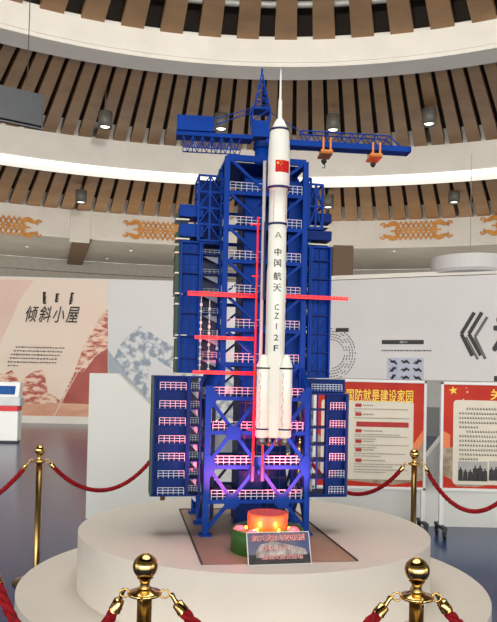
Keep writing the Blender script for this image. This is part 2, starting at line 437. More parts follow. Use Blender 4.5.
art(ml, LW, [(-60, 279), (34, 280), (20, 300), (0, 345), (-60, 345)], mural_peach, 1, 'printed_shape')
art(ml, LW, [(108, 309), (100, 316), (95, 328), (84, 346), (74, 373), (62, 398), (55, 420.5), (108, 420)], mural_rock, 1, 'printed_rocks')
art(ml, LW, [(-60, 380), (-20, 372), (4, 374), (12, 370), (20, 382), (32, 372), (44, 369), (48, 392), (60, 400), (60, 421), (-60, 421)], mural_rock, 1, 'printed_rocks')
art(ml, LW, [(108, 348), (96, 356), (84, 372), (75, 372), (62, 405), (108, 405)], mural_red, 2, 'printed_shape')
art(ml, LW, [(-60, 404), (30, 404), (60, 403), (108, 405), (108, 420), (-60, 421)], mural_sand, 3, 'printed_shape')
mb = MB()
for (a, b, c, d) in ((52, 420, 78, 372), (78, 372, 100, 352), (0, 338, 70, 339), (60, 345, 108, 322), (66, 352, 108, 330), (50, 368, 74, 350)):
    A, B = LW.hit(a, b), LW.hit(c, d); mb.bar((A[0], -0.036, A[1]), (B[0], -0.036, B[1]), 0.004, 0.02)
mb.build('printed_lines', mural_cream, ml)
mb = MB(); x, z = LW.hit(25, 322); x2, z2 = LW.hit(80.5, 307)
for i, ch in enumerate('倾斜小屋'):
    s = (x2 - x) / 4
    put_text(mb, ch, lambda a, b, i=i: (x + s * i + a - 0.02 + (b * 0.2), -0.05, z + b), s * 0.84, (z2 - z), 0.012)
mb.build('title_text', ink, ml)
mb = MB()
for k, u in enumerate((45, 58, 73)):           # vertical traditional script above the title
    pts = []
    n = (16, 9, 12)[k]; hh = (11.5, 8, 11.5)[k]; vt = (292.5, 294, 293)[k]
    for i in range(n * 2 + 1):
        t = i / (n * 2); X, Z = LW.hit(u + (1.5 * math.sin(i * 1.25) if i % 3 else -1.5) - t * (k * 1.0), vt + hh * t)
        pts.append((X, -0.04, Z))
    MB().path(pts, 0.02, 5).build('script_text', ink, ml)
mb = MB()
for r, (a, b) in enumerate(((16, 63), (14, 63), (11, 58), (10, 57), (8, 56), (8, 18))):
    x, z = LW.hit(a, 347 + r * 3.7); x2, _ = LW.hit(b, 347 + r * 3.7); cx = x
    while cx < x2:
        w = random.uniform(.035, .075); mb.box(cx, cx + w, -0.038, -0.036, z - .028 + random.uniform(0, .015), z + .028 - random.uniform(0, .015)); cx += w + 0.022
mb.build('body_text', ink_soft, ml)

mp_ = panel_frame(LW, xs + 0.01, xr, 0.22, lw_top - .04, mural_pale, 'mural_panel')
tag(mp_, 'pale grey blue wall mural of rocks, between the salmon mural and the blue tower', 'mural')
art(mp_, LW, [(108.5, 372), (120, 345), (128, 336), (140, 326), (150, 332), (165, 342), (182, 350), (262, 372), (262, 422), (108.5, 421)], mural_blue, 1, 'printed_rocks')
art(mp_, LW, [(108.5, 350), (124, 372), (152, 404), (180, 420), (108.5, 421)], mural_slate, 2, 'printed_shape')
art(mp_, LW, [(152, 358), (178, 372), (200, 404), (166, 404), (146, 386)], mural_pale, 3, 'printed_shape')

# right white banner wall (angled)
pA, pB = at(331, 330, 20.5), at(497, 330, 18.6)
RW = Frame((pA.x, pA.y, 0), math.degrees(math.atan2(pB.y - pA.y, pB.x - pA.x)))
rw_top = RW.hit(360, 279.5)[1]; xe = RW.hit(640, 300)[0]; xz = RW.hit(268, 300)[0]; z380 = RW.hit(430, 380)[1]
wall_box('wall_right', RW, xz, xe, 0, rw_top, banner_white)
bn = panel_frame(RW, xz, xe, z380, rw_top - 0.03, banner_white, 'banner_panel')
bn.name = 'printed_banner'
tag(bn, 'wide white printed banner wall with black angle brackets and a round logo, on the right', 'banner')
wall_box('trim_9', RW, xz, xe, RW.hit(430, 407)[1], z380, banner_grey, 0.05, y0=-0.06)
wall_box('trim_10', RW, xz, xe, 0, RW.hit(430, 407)[1], banner_darkgrey, 0.06, y0=-0.07)
o = wall_box('trim_11', RW, xz, xe, rw_top + .02, rw_top + 0.14, white_plaster, 1.0)
def strip(mb, fr, pts, w, y=-0.03, d=0.006):
    for (a, b) in zip(pts[:-1], pts[1:]):
        A, B = fr.hit(*a), fr.hit(*b); dx, dz = B[0] - A[0], B[1] - A[1]; L = math.hypot(dx, dz); nx, nz = -dz / L * w / 2, dx / L * w / 2
        mb.prism([(A[0] + nx, y, A[1] + nz), (A[0] - nx, y, A[1] - nz), (B[0] - nx, y, B[1] - nz), (B[0] + nx, y, B[1] + nz)], (0, -d, 0))
mb = MB(); strip(mb, RW, [(474.5, 312.5), (461.5, 334), (472.5, 356)], 0.10); mb.build('bracket_mark', ink, bn); mb = MB(); strip(mb, RW, [(482, 312.5), (469, 334), (481, 355.5)], 0.10)
mb.build('bracket_mark', ink, bn)
mb = MB(); strip(mb, RW, [(487.5, 317), (475, 337), (485.5, 359)], 0.075, -0.04); mb.build('bracket_mark', ink_soft, bn); mb = MB(); strip(mb, RW, [(466, 337), (478, 359.5)], 0.06, -0.04)
mb.build('bracket_mark', ink_soft, bn)
mb = MB(); x, z = RW.hit(492, 352); x2, z2 = RW.hit(528, 312)
put_text(mb, '走进', lambda a, b: (x + a, -0.03, z + b), (x2 - x) * 2, z2 - z, 0.03)
A = RW.hit(494, 386); B = RW.hit(500, 376); mb.box(A[0], B[0], -0.034, -.03, A[1], B[1]); mb.build('title_text', ink, bn)
mb = MB(); A = RW.hit(382, 344.3); B = RW.hit(424, 340); mb.box(A[0], B[0], -0.034, -.03, A[1], B[1]); mb.build('label_bar', ink, bn); mb = MB()
A = RW.hit(336, 332); B = RW.hit(349, 328); mb.box(A[0], B[0], -0.034, -.03, A[1], B[1]); mb.build('label_bar', ink, bn)
mb = MB(); A = RW.hit(400, 343.3); B = RW.hit(408, 341)
put_text(mb, '简介', lambda a, b: (A[0] + a, -0.038, A[1] + b), B[0] - A[0], B[1] - A[1]); mb.build('label_text', banner_white, bn)
mb = MB()
A = RW.hit(382, 350.5); B = RW.hit(431, 350); cx = A[0]
while cx < B[0]:
    w = random.uniform(.03, .08); mb.box(cx, cx + w, -0.034, -.03, A[1] - .02, A[1] + .02); cx += w + .02
mb.build('body_text', ink_soft, bn)
cxx, czz = RW.hit(331, 354)           # round logo of dashed rings
for k, rr in enumerate((0.42, 0.5, 0.58, 0.66, 0.74)):
    n = 30 + 6 * k; mb = MB()
    for i in range(n):
        if (i * 7 + k) % 11 < 2: continue
        a = 2 * PI * i / n; b = a + 2 * PI / n * 0.72; w = .012
        mb.add([(cxx + (rr - w) * math.cos(a), -.03, czz + (rr - w) * math.sin(a)), (cxx + (rr + w) * math.cos(a), -.03, czz + (rr + w) * math.sin(a)),
                (cxx + (rr + w) * math.cos(b), -.03, czz + (rr + w) * math.sin(b)), (cxx + (rr - w) * math.cos(b), -.03, czz + (rr - w) * math.sin(b))], [(0, 1, 2, 3)])
    tag(mb.build('dashed_ring', ink, bn), kind='stuff')
A = RW.hit(387, 381); B = RW.hit(424, 358)
MB().box(A[0], B[0], -0.03, -.024, A[1], B[1]).build('printed_picture', lizard_bg, bn)
mb = MB(); cw, ch = (B[0] - A[0]) / 3, (B[1] - A[1]) / 3
for i in range(3):
    for j in range(3):                             # nine small dark reptile-like shapes
        cx, cz = A[0] + cw * (i + .5), A[1] + ch * (j + .5); t = random.uniform(-.6, .9)
        pts = [(cx + s * .11 * math.cos(t), -0.032, cz + s * .11 * math.sin(t) + .025 * math.sin(s * 5)) for s in [-1.2, -.8, -.4, 0, .4, .8, 1.1]]
        mb.path(pts, [.008, .018, .032, .042, .036, .026, .03], 6)
        for s in (-.4, .5): mb.bar((cx + s * .1 * math.cos(t) - .05, -.032, cz + s * .1 * math.sin(t) + .05), (cx + s * .1 * math.cos(t) + .05, -.032, cz + s * .1 * math.sin(t) - .05), .012)
mb.build('printed_picture', ink, bn)

# reception kiosk, far left
KY = 15.0
kw = Frame((0, KY, 0), 2)
def kx(u, v=410): return kw.hit(u, v)[0]
def kz(v, u=10): return kw.hit(u, v)[1]
kio = empty('information_kiosk', kw.o, kw.yaw)
MB().box(kx(-30), kx(18), 0, 0.3, 0.04, kz(411)).build('cabinet', board_white, kio, bevel=0.02)
MB().box(kx(-29.5), kx(17.5), -0.012, .31, kz(411), kz(406)).build('red_stripe', red_paint, kio)
MB().box(kx(-30), kx(20), -0.02, 0.32, kz(406), kz(397)).build('counter_edge', pale_grey, kio, bevel=0.02)
MB().prism([(kx(-28), 0, kz(397)), (kx(-28), 0.3, kz(397)), (kx(-28), .3, kz(382)), (kx(-28), .12, kz(382))], (kx(18) - kx(-28), 0, 0)).build('console', board_white, kio, bevel=.01)
za, zb_ = kz(394.5), kz(386)
mb = MB()
def ksl(z): return 0.12 * (z - kz(397)) / (kz(382) - kz(397)) - 0.006
mb.prism([(kx(-26), ksl(za), za), (kx(14), ksl(za), za), (kx(14), ksl(zb_), zb_), (kx(-26), ksl(zb_), zb_)], (0, -0.01, 0)).build('screen', screen_blue, kio)
MB().box(kx(-29), kx(17), 0.04, 0.26, 0, 0.05).build('plinth', caster_black, kio)
tag(kio, 'white kiosk counter with blue screen and red stripe standing before the salmon mural', 'kiosk')

# white V-topped partition behind the podium
VW = Frame((0, 7.3, 0), 0)
def vp(u, v): x, z = VW.hit(u, v); return (x, 0, z)
base_l = VW.hit(86, 500)[0]; base_r = VW.hit(660, 500)[0]
top = vp(87, 373)[2]
P = [(base_l, 0, 0), (base_r, 0, 0), (base_r, 0, top), (VW.hit(486, 380)[0], 0, top), vp(437, 445), vp(425, 460), vp(408, 480), vp(200, 462), vp(150, 405), vp(118, 373.5), (base_l, 0, top)]
part = MB().prism(P, (0, 0.16, 0)).build('white_partition', wall_white)
part.location = VW.o
tag(part, 'low white partition with a sloping notched top edge, standing behind the podium', 'partition')

# ================================================================== PODIUM
PH = 0.597; P1 = 0.285
PC = Vector((0.056, 4.28, 0))
pod = empty('display_podium', PC)
def rounded(r, z0, z1, b=0.008):
    return [(0, z0), (r, z0), (r, z1 - b), (r - b * .3, z1 - b * .3), (r - b, z1), (0, z1)]
mb = MB().lathe([(0, 0), (1.37, 0), (1.37, P1)], 128); mb.lathe([(1.37, P1), (1.03, P1)], 128); mb.build('lower_tier', podium_white, pod)
mb = MB().lathe([(1.04, P1), (1.04, PH)], 128); mb.lathe([(1.04, PH), (0, PH)], 128, smooth=False); mb.build('upper_tier', podium_white, pod)
c = [ground(u, v, PH) for u, v in ((203.5, 564.5), (353, 562), (306, 509), (178, 509))]
# rectangular inlay set square to the tower
TF = Frame(ground(205, 536, PH), 10)
L = [(TF.ex.dot(q - TF.o), TF.ey.dot(q - TF.o)) for q in c]
ix0, ix1 = (L[0][0] + L[3][0]) / 2, (L[1][0] + L[2][0]) / 2
ix1 -= .035; iy0, iy1 = (L[0][1] + L[1][1]) / 2, (L[2][1] + L[3][1]) / 2
def tw(x, y, z): return TF.w(x, y, z) - PC
mb = MB(); mb.add([tw(ix0, iy0, .002), tw(ix1, iy0, .002), tw(ix1, iy1, .002), tw(ix0, iy1, .002)], [(0, 1, 2, 3)]); mb.build('laminate_inlay', inlay_wood, pod)
mb = MB(); cs = [tw(ix0, iy0, .004), tw(ix1, iy0, .004), tw(ix1, iy1, .004), tw(ix0, iy1, .004)]
for i in (1, 2, 3): MB().bar(cs[i], cs[(i + 1) % 4], 0.009, 0.006).build('inlay_edging', inlay_edge, pod)
tag(pod, 'two-tier round white podium carrying the launch tower model', 'podium')

# ================================================================== LAUNCH TOWER
T = empty('launch_tower', TF.o, TF.yaw)
tag(T, 'tall blue launch tower model with open swing platforms and white railings on the podium', 'tower model')
def tx(u, v=440, ly=0.0): return TF.hit(u, v, ly)[0]
def tz(v, u=250, ly=0.0): return TF.hit(u, v, ly)[1]
WID = tx(306, 500) ; DEP = 0.66
lev = {k: tz(499.5 - 34.3 * (k - 1), 235, 0.0) for k in range(1, 5)}
UL, UR, UY = tx(223, 350, .05), tx(302, 350, .05), 0.05
for k in range(5, 11): lev[k] = tz(499.5 - 34.3 * (k - 1), 235, UY)
TOP = tz(157, 235, UY)
CW = 0.034
# lower columns and feet
for x in (0.0, WID):
    for y in (0.0, DEP / 2, DEP):
        c_ = MB().box(x - CW / 2, x + CW / 2, y - CW / 2, y + CW / 2, 0.012, lev[4]).build('column', blue, T)
        MB().box(x - .035, x + .035, y - .035, y + .035, 0, 0.014).build('foot_plate', blue, c_)
# inner dark columns
for x, y in ((0.10, DEP * .8), (WID - .06, DEP * .8)):
    MB().box(x - .012, x + .012, y - .012, y + .012, 0, lev[4]).build('column', navy, T)
# upper columns
for x in (UL, UR):
    for y in (UY, UY + 0.27, UY + 0.55):
        MB().box(x - .015, x + .015, y - .015, y + .015, lev[4], TOP).build('column', blue, T)
# raking struts at the step
for y in (0, DEP / 2, DEP):
    y2 = UY + 0.27 * (y > 0) + .28 * (y > .5)
    for xa, xb in ((0, UL), (WID, UR)): MB().bar((xa, y, lev[4]), (xb, y2, lev[4] + 0.17), 0.03).build('raking_strut', blue, T)

def railing(mb, p, q, h=0.046, n=6, t=0.003, rows=3):
    p, q = Vector(p), Vector(q)
    for i in range(rows): mb.bar(p + Vector((0, 0, h * (i + 1) / rows)), q + Vector((0, 0, h * (i + 1) / rows)), t)
    for i in range(n + 1):
        a = p.lerp(q, i / n); mb.bar(a, a + Vector((0, 0, h)), t)
    return mb
# floors of the lower part
def deck(x0, x1, y0, y1, z, hole=None):
    mb = MB(); b = 0.02
    mb.box(x0, x1, y0 - b / 2, y0 + b / 2, z - .022, z); mb.box(x0, x1, y1 - b / 2, y1 + b / 2, z - .022, z)
    mb.box(x0 - b / 2, x0 + b / 2, y0, y1, z - .022, z); mb.box(x1 - b / 2, x1 + b / 2, y0, y1, z - .022, z)
    mb.box(x0 + (x1 - x0) * (.34 if hole else 0), x1, y0 + (y1 - y0) * .12, y1, z - .014, z - .008)
    if hole: mb.box(x0, x1, y0, y0 + (y1 - y0) * .16, z - .014, z - .008)
    return mb
for k in range(1, 5):
    z = lev[k]; d = deck(0, WID, 0, DEP, z).build('floor_deck', blue, T)
    mb = MB(); railing(mb, (0.03, 0.0, z), (WID - .03, 0.0, z), n=16, h=.052)
    railing(mb, (0.0, 0.03, z), (0.0, DEP, z), n=10); railing(mb, (WID, 0.03, z), (WID, DEP, z), n=10)
    mb.build('railing', rail_white, d)
for k in range(5, 11):
    z = lev[k]; d = deck(UL, UR, UY, UY + .55, z, True).build('floor_deck', blue, T)
    mb = MB(); railing(mb, (UL + .02, UY, z), (UL + (UR - UL) * .46, UY, z), n=6, h=.052)
    railing(mb, (UL + (UR - UL) * .6, UY, z), (UR - .02, UY, z), n=6, h=.052)
    mb.build('railing', rail_white, d)
d = deck(UL, UR, UY, UY + .55, TOP).build('floor_deck', blue, T)
MB().box(UL, UR, UY - .012, UY + .012, TOP - .01, TOP + .012).build('top_beam', blue, d)
# lower cross bracing in two bays with gusset plates
XM = WID / 2
for bx0, bx1 in ((0.0, XM), (XM, WID)):
    xc = (bx0 + bx1) / 2
    for kc, zc, zlo, zhi in ((1, lev[1], 0.03, lev[2]), (3, lev[3], lev[2], lev[4])):
        mb = MB()
        for xx in (bx0, bx1):
            for zz in (zlo, zhi):
                if kc == 1 and zz == zlo and xx == XM: continue
                mb.bar((xx, -.004, zz), (xc, -.004, zc), 0.014, 0.02)
        br = mb.build('cross_brace', blue, T)
        g = 0.048
        mb = MB().prism([(xc + g * math.cos(a), -.02, zc - .008 + g * .95 * math.sin(a)) for a in [PI / 8 + i * PI / 4 for i in range(8)]], (0, .008, 0)); mb.build('gusset_plate', blue, br)
for k in (2, 4):
    for x, s in ((0, 1), (XM, 0), (WID, -1)):
        z = lev[k]
        pts = [(x - .02, z - .05), (x + .02, z - .05), (x + .045, z - .0), (x + .02, z + .05), (x - .02, z + .05), (x - .045, z)] if s == 0 else \
              [(x - s * .017, z - .07), (x + s * .018, z - .07), (x + s * .052, z - .012), (x + s * .052, z + .012), (x + s * .018, z + .06), (x - s * .017, z + .06)]
        MB().prism([(a, -.021, b) for a, b in pts], (0, .008, 0)).build('gusset_plate', blue, T)
# side and rear bracing
mb = MB()
for x in (0, WID):
    for y0, y1 in ((0, DEP / 2), (DEP / 2, DEP)):
        for z0, z1 in ((0.03, lev[2]), (lev[2], lev[4])):
            mb.bar((x, y0, z0), (x, y1, z1), .014); mb.bar((x, y1, z0), (x, y0, z1), .014)
for z0, z1 in ((0.03, lev[2]), (lev[2], lev[4])):
    mb.bar((0, DEP, z0), (WID / 2, DEP, z1), .016); mb.bar((WID, DEP, z0), (WID / 2, DEP, z1), .016)
mb.build('side_brace', navy, T)
mb = MB(); ks = [4] + list(range(5, 11))
for i, k in enumerate(ks):
    z0 = lev[k]; z1 = lev[k + 1] if k < 10 else TOP
    mid = (UL + UR) / 2
    mb.bar((UL, UY, z1), (mid, UY, z0), .018, .016); mb.bar((UR, UY, z1), (mid, UY, z0), .018, .016)
    for x in (UL, UR):
        mb.bar((x, UY, z0), (x, UY + .27, z1), .012); mb.bar((x, UY + .27, z0), (x, UY + .55, z1), .012)
    mb.bar((UL, UY + .55, z0), (mid, UY + .55, z1), .014)
mb.build('diagonal_brace', blue, T)
for ua, ub in ((243, 262), (287, 303)):
    MB().box(tx(ua, 300, .12), tx(ub, 300, .12), .12, .128, lev[4], TOP - .1).build('cladding_panel', blue, T)
# central columns, shaft and machine block
xs0, xs1 = tx(238, 440, .35), tx(286, 440, .35)
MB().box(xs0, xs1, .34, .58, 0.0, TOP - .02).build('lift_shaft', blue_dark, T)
mb = MB()
for i in range(13):
    z = .12 + i * .155; mb.box(xs0 - .004, xs1 + .004, .336, .344, z, z + .008)
for i in range(4):
    x = xs0 + (xs1 - xs0) * (i + .5) / 4; mb.box(x - .003, x + .003, .334, .342, 0, TOP - .02)
mb.build('shaft_ribs', navy, T)
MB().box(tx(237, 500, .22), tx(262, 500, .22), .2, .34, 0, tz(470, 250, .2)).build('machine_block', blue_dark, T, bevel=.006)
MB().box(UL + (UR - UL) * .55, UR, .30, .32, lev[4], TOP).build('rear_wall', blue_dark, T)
# pale umbilical tube and vertical red light tubes
RY = -0.24                                        # local depth of rocket axis
def vt(u_top, v_top, u_bot, v_bot, ly, r, m, name):
    xa, za_ = TF.hit(u_top, v_top, ly); xb, zb2 = TF.hit(u_bot, v_bot, ly); x = (xa + xb) / 2
    return MB().tube((x, ly, zb2), (x, ly, za_), r, 10).build(name, m, T), x
pole1, px1 = vt(264.5, 161, 260, 400, -0.10, .0095, pale_grey, 'umbilical_tube')
vt(267, 222, 262, 300, -0.12, .006, navy, 'umbilical_tube')
_, rx1 = vt(258.3, 217, 252.5, 466, -0.08, .0058, red_led, 'red_light_tube')
_, rx2 = vt(263, 436, 262.3, 466, -0.08, .0055, red_led, 'red_light_tube')
for xx in (rx1, rx2):
    z = tz(466, 252, -.08); MB().tube((xx, -.08, z - .085), (xx, -.08, z), .0135, 12).build('tube_socket', navy, T)
    MB().bar((xx, -.08, z - .03), (xx, 0.0, z - .03), .014).build('bracket', navy, T)
for v in (200, 262, 330, 396, 430):
    z = tz(v, 255, -.08); MB().bar((px1, -.10, z), (px1, UY, z), .01).build('bracket', navy, T)
    if v > 220: MB().bar((rx1, -.08, z), (rx1, UY, z), .008).build('bracket', navy, T)
# horizontal red light arms
def harm(u0_, v0_, u1_, v1_, ly, h=.015, name='red_light_arm'):
    a = TF.hit(u0_, v0_, ly); b = TF.hit(u1_, v1_, ly); z = (a[1] + b[1]) / 2
    mb = MB(); mb.bar((a[0], ly, z + h / 2), (b[0], ly, z + h / 2), .012, .005); mb.bar((a[0], ly, z - h / 2), (b[0], ly, z - h / 2), .012, .005)
    n = max(2, int((b[0] - a[0]) / .02))
    for i in range(n + 1):
        x = a[0] + (b[0] - a[0]) * i / n; mb.bar((x, ly, z - h / 2), (x, ly, z + h / 2), .004)
        if i < n: x2 = a[0] + (b[0] - a[0]) * (i + 1) / n; mb.bar((x, ly, z - h / 2), (x2, ly, z + h / 2), .003)
    ba = MB().box(a[0], b[0], ly + .004, ly + .006, z - h * .4, z + h * .1)
    o = mb.build(name, red_led, T); ba.build('backing_strip', red_paint, o); return o
harm(188, 291.5, 256, 297.5, -.03, .02); harm(195, 336, 256, 340, -.03); harm(193, 371, 256, 374.5, -.03)
harm(286, 297, 348, 298, -.03, .016)
for v, u0_ in ((224, 250), (430, 248), (276, 252)):
    a = TF.hit(u0_, v, -.08); MB().bar((a[0], -.08, a[1]), (rx1 + .012, -.08, a[1]), .007).build('red_light_stub', red_led, T)
# booster support arms that carry the rocket
for u in (262, 288):
    x, z = TF.hit(u, 431, -.12)
    MB().box(x - .01, x + .01, -.262, 0.0, z - .008, z + .008).build('support_arm', blue_dark, T)

# ---- swing platforms
def swing(name, xa, xb, panel, zs, y0, y1, ztop, zbot, edge, side, bay=None, rails=True, lattice=False):
    """xa..xb overall; panel=(p0,p1) blind panel; the rest is an open bay with decks"""
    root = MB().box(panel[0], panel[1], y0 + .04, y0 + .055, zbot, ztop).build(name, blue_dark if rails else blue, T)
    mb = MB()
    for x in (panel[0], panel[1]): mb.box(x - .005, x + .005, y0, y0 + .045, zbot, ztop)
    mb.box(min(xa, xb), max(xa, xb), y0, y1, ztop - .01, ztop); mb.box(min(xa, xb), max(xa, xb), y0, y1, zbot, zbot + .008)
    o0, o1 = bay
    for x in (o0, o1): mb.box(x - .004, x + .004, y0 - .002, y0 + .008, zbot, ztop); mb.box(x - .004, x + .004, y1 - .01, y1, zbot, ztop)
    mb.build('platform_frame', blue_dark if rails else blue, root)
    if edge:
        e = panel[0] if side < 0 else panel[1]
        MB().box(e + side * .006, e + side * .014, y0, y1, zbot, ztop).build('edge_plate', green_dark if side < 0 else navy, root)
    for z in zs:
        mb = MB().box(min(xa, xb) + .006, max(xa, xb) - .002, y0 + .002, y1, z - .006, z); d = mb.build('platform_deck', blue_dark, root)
        if rails:
            w = panel[1] - panel[0]
            railing(MB(), (panel[0] + w * .16, y0 + .004, z), (panel[1] - w * .06, y0 + .004, z), h=.043, n=5, t=.0022).build('railing', rail_white, d)
        mb = MB(); sgn = 1 if o1 > o0 else -1
        mb.prism([(o0 + .008 * sgn, y0 + .06, z - .008), (o1 - .01 * sgn, y0 + .06, z - .008), (o1 - .01 * sgn, y0 + .06, z - .05)], (0, .006, 0))
        mb.build('knee_bracket', plate_grey, d)
        railing(MB(), (o0, y0 + .1, z), (o1, y0 + .1, z), h=.04, n=4, t=.0022).build('railing', rail_white, d)
    MB().box(min(o0, o1), max(o0, o1), y0 + .15, y0 + .155, zbot, ztop).build('rear_lining', navy, root)
    if lattice:
        mb = MB(); n = 6; x0, x1 = panel
        for i in range(n):
            a = zbot + (ztop - zbot) * i / n; b = zbot + (ztop - zbot) * (i + 1) / n
            mb.bar((x0, y0 + .036, a), ((x0 + x1) / 2, y0 + .036, b), .005); mb.bar(((x0 + x1) / 2, y0 + .036, a), (x1, y0 + .036, b), .005)
            mb.box(x0, x1, y0 + .032, y0 + .04, b - .004, b)
        mb.box((x0 + x1) / 2 - .003, (x0 + x1) / 2 + .003, y0 + .03, y0 + .04, zbot, ztop)
        mb.build('panel_lattice', blue, root)
    return root
yl = -.02
zsl = [tz(v + 4, 172, yl) for v in (386, 404.5, 421.5, 439.5, 457, 474.5, 491.5)]
swing('swing_platform', tx(152, 440, yl), tx(202, 440, yl), (tx(153.5, 440, yl), tx(187, 440, yl)), zsl, yl, yl + .2,
      tz(375.5, 170, yl), tz(496.5, 170, yl), True, -1, (tx(189, 440, yl), tx(200, 440, yl)))
zsr = [tz(v + 4, 338, yl) for v in (406, 424, 441, 457, 474, 490)]
swing('swing_platform', tx(309, 440, yl), tx(347, 440, yl), (tx(327, 440, yl), tx(346, 440, yl)), zsr, yl, yl + .2,
      tz(393.5, 335, yl), tz(497, 335, yl), True, 1, (tx(317, 440, yl), tx(310, 440, yl)))
# set-back top block of the right lower platform
y2 = .10
zr = tz(391, 325, y2)
blk = MB().box(tx(309, 386, y2), tx(346, 386, y2), y2 + .02, y2 + .14, tz(394, 325, y2), tz(379, 325, y2)).build('swing_platform', blue_dark, T)
railing(MB(), (tx(312, 386, y2), y2, zr), (tx(342, 386, y2), y2, zr), h=.04, n=10, t=.003).build('railing', rail_white, blk)
MB().box(tx(309, 386, y2), tx(344, 386, y2), y2 - .004, y2 + .02, zr - .006, zr).build('platform_deck', blue, blk)
# bottom hinge bracket under the left platform
# upper left platforms
yu = .16
zsu = [tz(v, 200, yu) for v in (358, 336, 313, 293, 273, 253)]
swing('swing_platform', tx(179, 310, yu), tx(221, 310, yu), (tx(180, 310, yu), tx(199, 310, yu)), zsu, yu, yu + .2,
      tz(241, 195, yu), tz(373, 195, yu), False, -1, (tx(201, 310, yu), tx(220, 310, yu)), rails=False, lattice=True)
for v0, v1 in ((245, 292.5), (296, 334), (338, 372)):
    MB().box(tx(175.5, (v0 + v1) / 2, yu), tx(180, (v0 + v1) / 2, yu), yu + .03, yu + .18, tz(v1, 178, yu), tz(v0, 178, yu)).build('edge_plate', green_dark, T)
for v, w in ((252, 4), (272.5, 4), (293, 8), (303.5, 4), (335, 12), (358, 4), (373.5, 14)):
    MB().box(tx(175, v, yu), tx(175 + w, v, yu), yu + .01, yu + .19, tz(v + .7, 178, yu), tz(v - .7, 178, yu)).build('ledge', ledge_cream, T)
# two stacked boxes sticking out upper left, with cream shelves
for v0, v1, vs_ in ((204.5, 216.5, 219), (223.5, 236.5, 238.5)):
    b = MB().box(tx(180, v0, yu), tx(204, v0, yu), yu, yu + .16, tz(v1, 190, yu), tz(v0, 190, yu)).build('side_box', blue, T, bevel=.003)
    MB().box(tx(176, v0, yu), tx(190, v0, yu), yu + .01, yu + .15, tz(vs_ + .9, 190, yu), tz(vs_ - .6, 190, yu)).build('shelf', ledge_cream, b)
    MB().box(tx(176.5, v0, yu), tx(180, v0, yu), yu + .04, yu + .15, tz(vs_, 190, yu), tz(v0 + 8, 190, yu)).build('edge_plate', green_dark, b)
# lattice cage upper left
def cage(ua, ub, va, vb, ly, d, nb, name='lattice_cage', slope=0):
    x0, x1 = tx(ua, (va + vb) / 2, ly), tx(ub, (va + vb) / 2, ly); z0, z1 = tz(vb, ua, ly), tz(va, ua, ly); mb = MB()
    for x in (x0, (x0 + x1) / 2, x1):
        for y in (ly, ly + d): mb.box(x - .006, x + .006, y - .006, y + .006, z0, z1)
    for i in range(nb + 1):
        z = z0 + (z1 - z0) * i / nb
        for y in (ly, ly + d): mb.box(x0, x1, y - .004, y + .004, z - .006, z + .006)
        for x in (x0, x1): mb.box(x - .004, x + .004, ly, ly + d, z - .006, z + .006)
        if i < nb:
            zz = z0 + (z1 - z0) * (i + 1) / nb; xm = (x0 + x1) / 2
            mb.bar((x0, ly, z), (xm, ly, zz), .007); mb.bar((xm, ly, zz), (x1, ly, z), .007)
            mb.bar((x0, ly, z), (x0, ly + d, zz), .007); mb.bar((x1, ly, z), (x1, ly + d, zz), .007)
    o = mb.build(name, blue, T)
    MB().box(x0 + .01, x1 - .01, ly + d * .5, ly + d * .5 + .004, z0, z1).build('mesh_wall', blue_dark, o)
    return o
cage(198.5, 221, 175, 240, .14, .2, 4)
cage(309, 322.5, 184, 228, .05, .16, 2)
cage(303, 309, 178, 372, .10, .16, 9)
# upper right platforms
zsur = [tz(v, 300, yu) for v in (370, 352, 334, 316, 280, 262)]
swing('swing_platform', tx(300, 310, .06), tx(330, 310, .06), (tx(311, 310, .06), tx(330, 310, .06)), zsur, .06, .26,
      tz(246, 318, .06), tz(378, 318, .06), False, 1, (tx(309, 310, .06), tx(300, 310, .06)), rails=False, lattice=True)
for v0, v1 in ((213, 222), (230.5, 240)):
    b = MB().box(tx(306, v0, .06), tx(332, v0, .06), .06, .22, tz(v1, 318, .06), tz(v0, 318, .06)).build('side_box', blue_dark, T, bevel=.003)
    MB().box(tx(309, v0, .06), tx(330, v0, .06), .07, .2, tz(v1 + 4.6, 318, .06), tz(v1 + 3.2, 318, .06)).build('shelf', ledge_cream, b)
# small pale service pipes and fittings on the left side (photo: white broken lines)
for i, (u, v0, v1) in enumerate(((200.5, 296, 372), (209, 300, 370), (217, 330, 350), (221, 165, 300))):
    xx = tx(u, (v0 + v1) / 2, .10); mb = MB(); z0, z1 = tz(v1, u, .1), tz(v0, u, .1)
    mb.tube((xx, .10, z0), (xx, .10, z1), .003, 6)
    n = int((z1 - z0) / .035)
    for k in range(n): mb.box(xx - .007, xx + .007, .095, .105, z0 + k * .035, z0 + k * .035 + .004 + .006 * ((k * 7 + i) % 3))
    mb.build('service_pipe', pale_grey if i < 3 else blue, T)

# ---- crane
CF = Frame(TF.w((UL + UR) / 2 + .015, .30, 0), 6)
crl = TF.ex.dot(CF.o - TF.o), TF.ey.dot(CF.o - TF.o)
def cx_(u, v): return CF.hit(u, v)[0]
def cz_(v, u=258): return CF.hit(u, v)[1]
mast = MB().lathe([(0, TOP), (.045, TOP), (.045, cz_(143)), (0, cz_(143))], 16).build('crane', blue, T)
mast.location = (crl[0], crl[1], 0); mast.rotation_euler = (0, 0, CF.yaw - TF.yaw)
def cp(mb, name, m): return mb.build(name, m, mast)
cp(MB().lathe([(0, cz_(150)), (.055, cz_(150)), (.055, cz_(143)), (0, cz_(143))], 16), 'slewing_ring', blue_dark)
xa_, xb_ = cx_(251.5, 120), cx_(269, 120)
cp(MB().box(xa_, xb_, -.05, .05, cz_(139), cz_(123)), 'operator_cab', blue)
mb = MB(); za_, zb2 = cz_(124), cz_(111)
